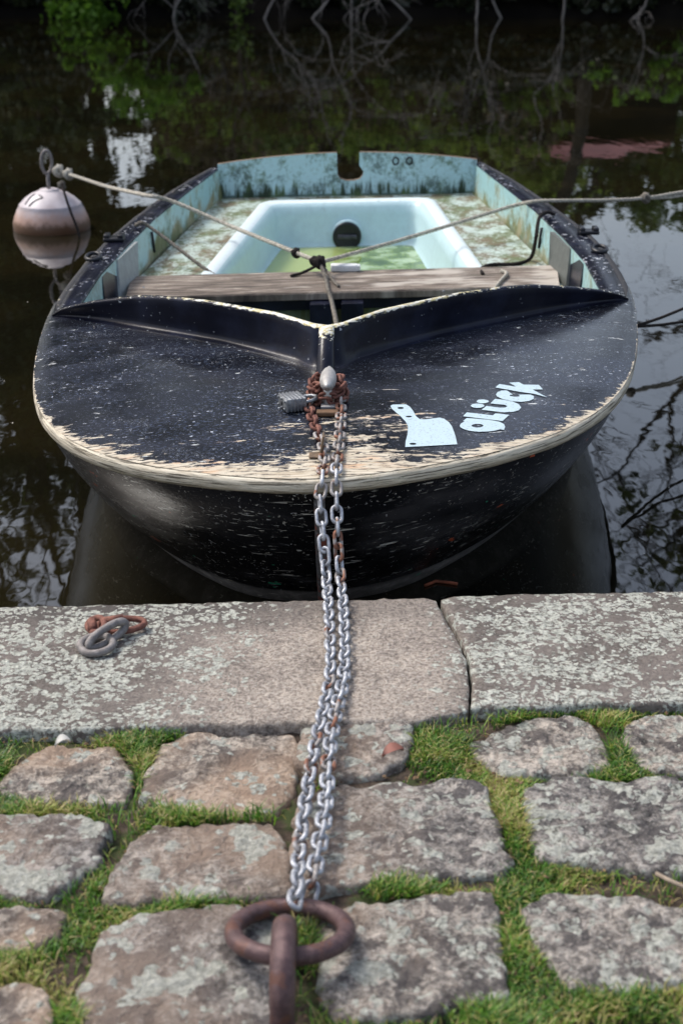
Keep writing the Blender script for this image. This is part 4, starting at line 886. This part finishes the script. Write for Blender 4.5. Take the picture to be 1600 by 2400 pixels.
# bright bush hanging over the water on the left
def mc(px, py, Y, r_, k=.8): return (tuple(mir(px, py, Y)), R3(r_, k))
tree('willow_bush', mir(180, 45, 19.9).x, 19.9, 'bright green bush leaning over the water at the left of the far bank', [mc(170, 55, 19.4, .42), mc(225, 90, 19.5, .45), mc(270, 150, 19.6, .5), mc(330, 185, 19.7, .5), mc(390, 215, 19.8, .45), mc(300, 235, 19.8, .4), mc(170, 110, 19.5, .3)], 'lf_bright', .045, 2600, tr=.05, limb=.02, cat='bush')
tree('willow_bush', mir(550, 45, 20).x, 19.7, 'small yellow green bush at the water near the middle of the far bank', [mc(550, 60, 19.4, .16, 1.4), mc(560, 90, 19.4, .2, 1.2), mc(600, 330, 20.4, .5), mc(520, 280, 20.4, .4)], 'lf_mid', .04, 2400, tr=.04, limb=.015, cat='bush')
tree('hedge_bush', mir(640, 300, 20.5).x, 20.6, 'low olive bush behind the bare branches', [mc(640, 330, 20.5, .55), mc(740, 300, 20.7, .5), mc(860, 310, 20.6, .6), mc(970, 290, 20.6, .6), mc(760, 200, 20.6, .45), mc(920, 190, 20.6, .4)], 'lf_green', .05, 1500, tr=.05, cat='bush')
tree('hedge_bush', mir(1080, 300, 20.5).x, 20.8, 'olive bush left of the boathouse', [mc(1050, 330, 20.7, .5), mc(1150, 340, 20.8, .55), mc(1120, 200, 20.8, .45), mc(1240, 180, 20.4, .35), mc(1180, 420, 21, .6), mc(1300, 440, 21, .6)], 'lf_green', .05, 1500, tr=.05, cat='bush')
tree('willow_bush', mir(1480, 150, 19.8).x, 19.9, 'bright green bush in front of the boathouse at the right', [mc(1450, 210, 19.7, .28, .5), mc(1540, 200, 19.7, .38, .6), mc(1640, 190, 19.7, .5, .6), mc(1380, 165, 19.8, .25), mc(1500, 130, 19.8, .3), mc(1570, 95, 19.9, .3)], 'lf_bright', .045, 2000, tr=.05, limb=.02, cat='bush')
tree('hedge_bush', mir(60, 200, 20.2).x, 20.4, 'dark bush at the left end of the far bank', [mc(20, 120, 20.2, .6), mc(90, 230, 20.3, .6), mc(-60, 200, 20.3, .8), mc(180, 300, 20.5, .5), mc(-150, 80, 20.2, .7)], 'lf_dark', .05, 1500, tr=.05, cat='bush')
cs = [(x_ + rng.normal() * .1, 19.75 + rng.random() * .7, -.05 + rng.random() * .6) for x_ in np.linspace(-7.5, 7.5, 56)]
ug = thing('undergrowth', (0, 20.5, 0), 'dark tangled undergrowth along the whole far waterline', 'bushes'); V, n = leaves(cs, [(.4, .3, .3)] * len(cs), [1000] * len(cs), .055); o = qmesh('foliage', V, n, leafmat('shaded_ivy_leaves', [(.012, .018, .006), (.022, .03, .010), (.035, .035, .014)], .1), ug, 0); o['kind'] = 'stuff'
rr = random.Random(77)
for i, (x0_, x1_, mt_, lb_) in enumerate(((380, 640, 'lf_green', 'broad olive bush right of the bright green one'), (600, 860, 'lf_brown', 'brownish green bush straight behind the boat'), (820, 1060, 'lf_green', 'broad green bush right of the boat centre line'), (1020, 1260, 'lf_brown', 'brownish bush near the boathouse'), (1180, 1330, 'lf_green', 'narrow green bush beside the boathouse'))):
    tree('shore_bush', mir((x0_ + x1_) / 2, 200, 20.2).x, 20.45, lb_, [mc(rr.uniform(x0_, x1_), rr.uniform(90, 350), 20.3 + rr.random() * .3, rr.uniform(.18, .36), .7) for k in range(13)], mt_, .042, 1500, tr=.05, limb=.018, cat='bush')
# tall trees behind: (px, elevation tops) kept off the open sky at the right
def tall(px, Y, rows, rad, mat, label, dens=900, size=.085, seed=0, spread=1.0):
    rr = random.Random(seed); x = mir(px, 300, Y).x; cl = []
    for row in rows:
        for k in range(3):
            q = mir(px + rr.uniform(-1, 1) * 75 * spread, row + rr.uniform(-30, 30), Y + rr.uniform(-.8, .8)); cl.append((tuple(q), R3(rad * rr.uniform(.8, 1.15), .85)))
    return tree('broadleaf_tree', x, Y, label, cl, mat, size, dens, tr=.16, limb=.05)
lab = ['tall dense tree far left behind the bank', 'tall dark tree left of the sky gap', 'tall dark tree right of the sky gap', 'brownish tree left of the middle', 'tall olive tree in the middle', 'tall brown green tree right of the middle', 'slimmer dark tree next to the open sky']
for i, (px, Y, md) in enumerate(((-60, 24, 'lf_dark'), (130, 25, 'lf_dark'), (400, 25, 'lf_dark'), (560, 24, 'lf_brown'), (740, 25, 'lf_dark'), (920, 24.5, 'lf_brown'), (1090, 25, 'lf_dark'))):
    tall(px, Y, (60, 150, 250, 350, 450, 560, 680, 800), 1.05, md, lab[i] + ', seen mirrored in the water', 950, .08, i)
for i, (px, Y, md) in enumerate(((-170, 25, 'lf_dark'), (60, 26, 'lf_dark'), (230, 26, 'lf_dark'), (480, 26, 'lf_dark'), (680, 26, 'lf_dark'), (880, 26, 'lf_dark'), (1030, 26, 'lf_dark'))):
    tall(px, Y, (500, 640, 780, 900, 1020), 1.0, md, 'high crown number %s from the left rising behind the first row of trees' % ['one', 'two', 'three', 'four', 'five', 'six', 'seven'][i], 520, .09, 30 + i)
for i, px in enumerate((-100, 40, 150)):
    tall(px, 25.5, (1080, 1180, 1280, 1400), .8, 'lf_dark', ['sparse treetop at the far left edge', 'sparse treetop above the left trees', 'sparse leaning treetop beside the left sky gap'][i], 230, .08, 60 + i, 1.3)
for i, (x_, y_) in enumerate(((-17, 23), (-12.5, 25), (-8.5, 24), (-5, 28), (-1.6, 29), (1.4, 30), (-21, 17), (-22, 10))):  # unseen high crowns, added so the deck mirrors less sky
    rr = random.Random(200 + i); cl = [((x_ + rr.uniform(-1.8, 1.8), y_ + rr.uniform(-1, 1), z_ + rr.uniform(-.6, .6)), (2.3, 2.0, 1.7)) for z_ in (4.5, 9, 11.5, 14, 16.5, 19) for k in range(2)]
    if -6 < x_ < 2: cl = [c for c in cl if c[0][2] > 10]
    tree('deck_shade_tree', x_, y_, 'unseen very tall tree added over the far bank to darken the deck reflection, %s from the left' % ['third', 'fourth', 'fifth', 'sixth', 'seventh', 'eighth', 'second', 'first'][i], cl, 'lf_dark', .17, 150, tr=.3, limb=.08)
for i, (px, rows) in enumerate(((1230, (60, 140, 230, 330, 420)), (1390, (60, 140, 230, 330, 430)), (1540, (60, 130, 230, 340, 420)), (1700, (60, 150, 260, 380)))):
    tall(px, 25 + i * .3, rows, .85, 'lf_dark' if i % 2 else 'lf_mid', ['rounded low tree left of the boathouse', 'rounded low tree behind the boathouse', 'rounded low tree right of the boathouse', 'rounded low tree at the far right edge'][i], 900, .08, 80 + i)
# trunk in front of the boathouse with a bare crown against the sky, and a leafy branch
def branchy(name, x, y, z0, h, r0, label, seed, lean=(0, 0), depth=4, mat='bark', group='trees and bushes on the far bank', spread=.75, cat='tree', droop=0.0, n0=5, curl=.35):
    rr = random.Random(seed); t = thing(name, (x, y, z0), label, cat, group); b = Bld()
    def grow(p, d, L, r_, dep):
        P = [p]; dd = Vector(d)
        for k in range(5):
            dd = (dd + Vector((rr.uniform(-1, 1), rr.uniform(-.5, .5), rr.uniform(-.6, .6))) * curl * .55 + Vector((0, 0, -droop * (4 - dep) * .12))).normalized(); P.append(P[-1] + dd * L / 5)
        b.tube(catmull([tuple(q) for q in P], 14), np.linspace(r_, r_ * .45, 14), 5 if dep < depth else 8)
        if dep > 0:
            for k in range(n0 if dep == depth else rr.randint(2, 4)):
                i = rr.randint(2, 5); nd = (dd + Vector((rr.uniform(-1, 1), rr.uniform(-.6, .6), rr.uniform(-.5, .9))) * spread).normalized(); grow(P[i], nd, L * rr.uniform(.5, .72), r_ * .5, dep - 1)
    grow(Vector((x, y, z0 - .3)), Vector((lean[0], lean[1], 1)).normalized(), h, r0, depth); b.out('branches', M[mat], t); return t
branchy('bare_tree', mir(1345, 300, 20.3).x, 20.3, 0, 4.2, .11, 'bare trunk standing in front of the boathouse', 3, (.04, 0), 4, spread=.9)
branchy('bare_tree', 6.2, 19.5, 0, 4.5, .13, 'bare spreading tree at the right end of the far bank', 8, (-.25, -.1), 4, spread=1.0, droop=.5)
branchy('bare_tree', 5.4, 16.5, -.3, 3.8, .08, 'thin bare tree with arching twigs over the water at the right', 15, (-.1, -.05), 4, spread=1.1, droop=.8)
branchy('bare_tree', 5.9, 18.2, 0, 4.6, .07, 'slender bare tree with a fine tangle of twigs at the right', 52, (-.12, 0), 5, spread=1.0, droop=.3, n0=6)
t_ = tree('leaning_tree', 7.4, 17.5, 'leafy tree leaning in from beyond the right edge', [(tuple(mir(px, py, 17.5)), R3(r_)) for px, py, r_ in ((1440, 1130, .34), (1500, 1210, .45), (1560, 1290, .5), (1470, 1330, .4), (1600, 1180, .5), (1540, 1050, .3), (1420, 1250, .25), (1650, 1300, .7), (1540, 1400, .7))], 'lf_dark', .055, 700, tr=.14, limb=.03)
# pale bare shrubs at the water's edge
for i, (px, h, ln, sd2) in enumerate(((560, 1.3, .3, 2), (690, 1.5, .5, 5), (830, 1.3, -.3, 41), (960, 1.1, -.3, 12), (1080, 1.5, .3, 17), (1180, 1.4, -.25, 21), (1270, 1.3, .3, 27), (380, 1.0, .5, 33), (1450, .8, -.2, 37))):
    branchy('bare_shrub', mir(px, 60, 19.5).x, 19.45 + .1 * (i % 3), -.18, h, .017, 'pale bare shrub with curling stems at the far waterline, number %s from the left' % ['two', 'three', 'four', 'five', 'six', 'seven', 'eight', 'one', 'nine'][i], sd2, (ln, -.3), 3, 'bare', 'pale bare shrubs along the far waterline', 1.15, 'shrub', .45, 4, .95)
# boathouse
bhx0, bhx1 = mir(1290, 350, 21.5).x, mir(1560, 350, 21.5).x; bhz0, bhz1 = mir(1400, 338, 21.5).z, mir(1400, 388, 21.5).z
bh = thing('boathouse', ((bhx0 + bhx1) / 2, 22, .1), 'small dark timber boathouse with a low red brown roof behind the trunk', 'shed')
b = Bld(); b.box(((bhx0 + bhx1) / 2, 22.9, (bhz0 + .0) / 2), (bhx1 - bhx0, 2.0, bhz0 - 0), None); b.out('wall', M['shed'], bh, smooth=False)
xr = lambda px: mir(px, 350, 21.5).x; zr_ = lambda py: mir(1400, py, 21.5).z
for k, (xa, xb, xc, xd, p0, p1) in enumerate(((1290, 1540, 1285, 1515, 332, 345), (1284, 1516, 1275, 1505, 344, 357), (1276, 1506, 1262, 1490, 356, 369), (1268, 1480, 1262, 1470, 374, 390))):
    y0, y1 = 21.5 + k * .35, 21.8 + k * .35; z0, z1 = zr_(p0), zr_(p1) + .03
    P = [(xr(xa), y0, z0), (xr(xb), y0, z0), (xr(xd), y1, z1), (xr(xc), y1, z1)]; P += [(a_, b_ + .02, c_ - .04) for a_, b_, c_ in P]
    mesh('roof_board', P, [(0, 1, 2, 3), (7, 6, 5, 4), (0, 4, 5, 1), (1, 5, 6, 2), (2, 6, 7, 3), (3, 7, 4, 0)], M['roof'], bh, False)
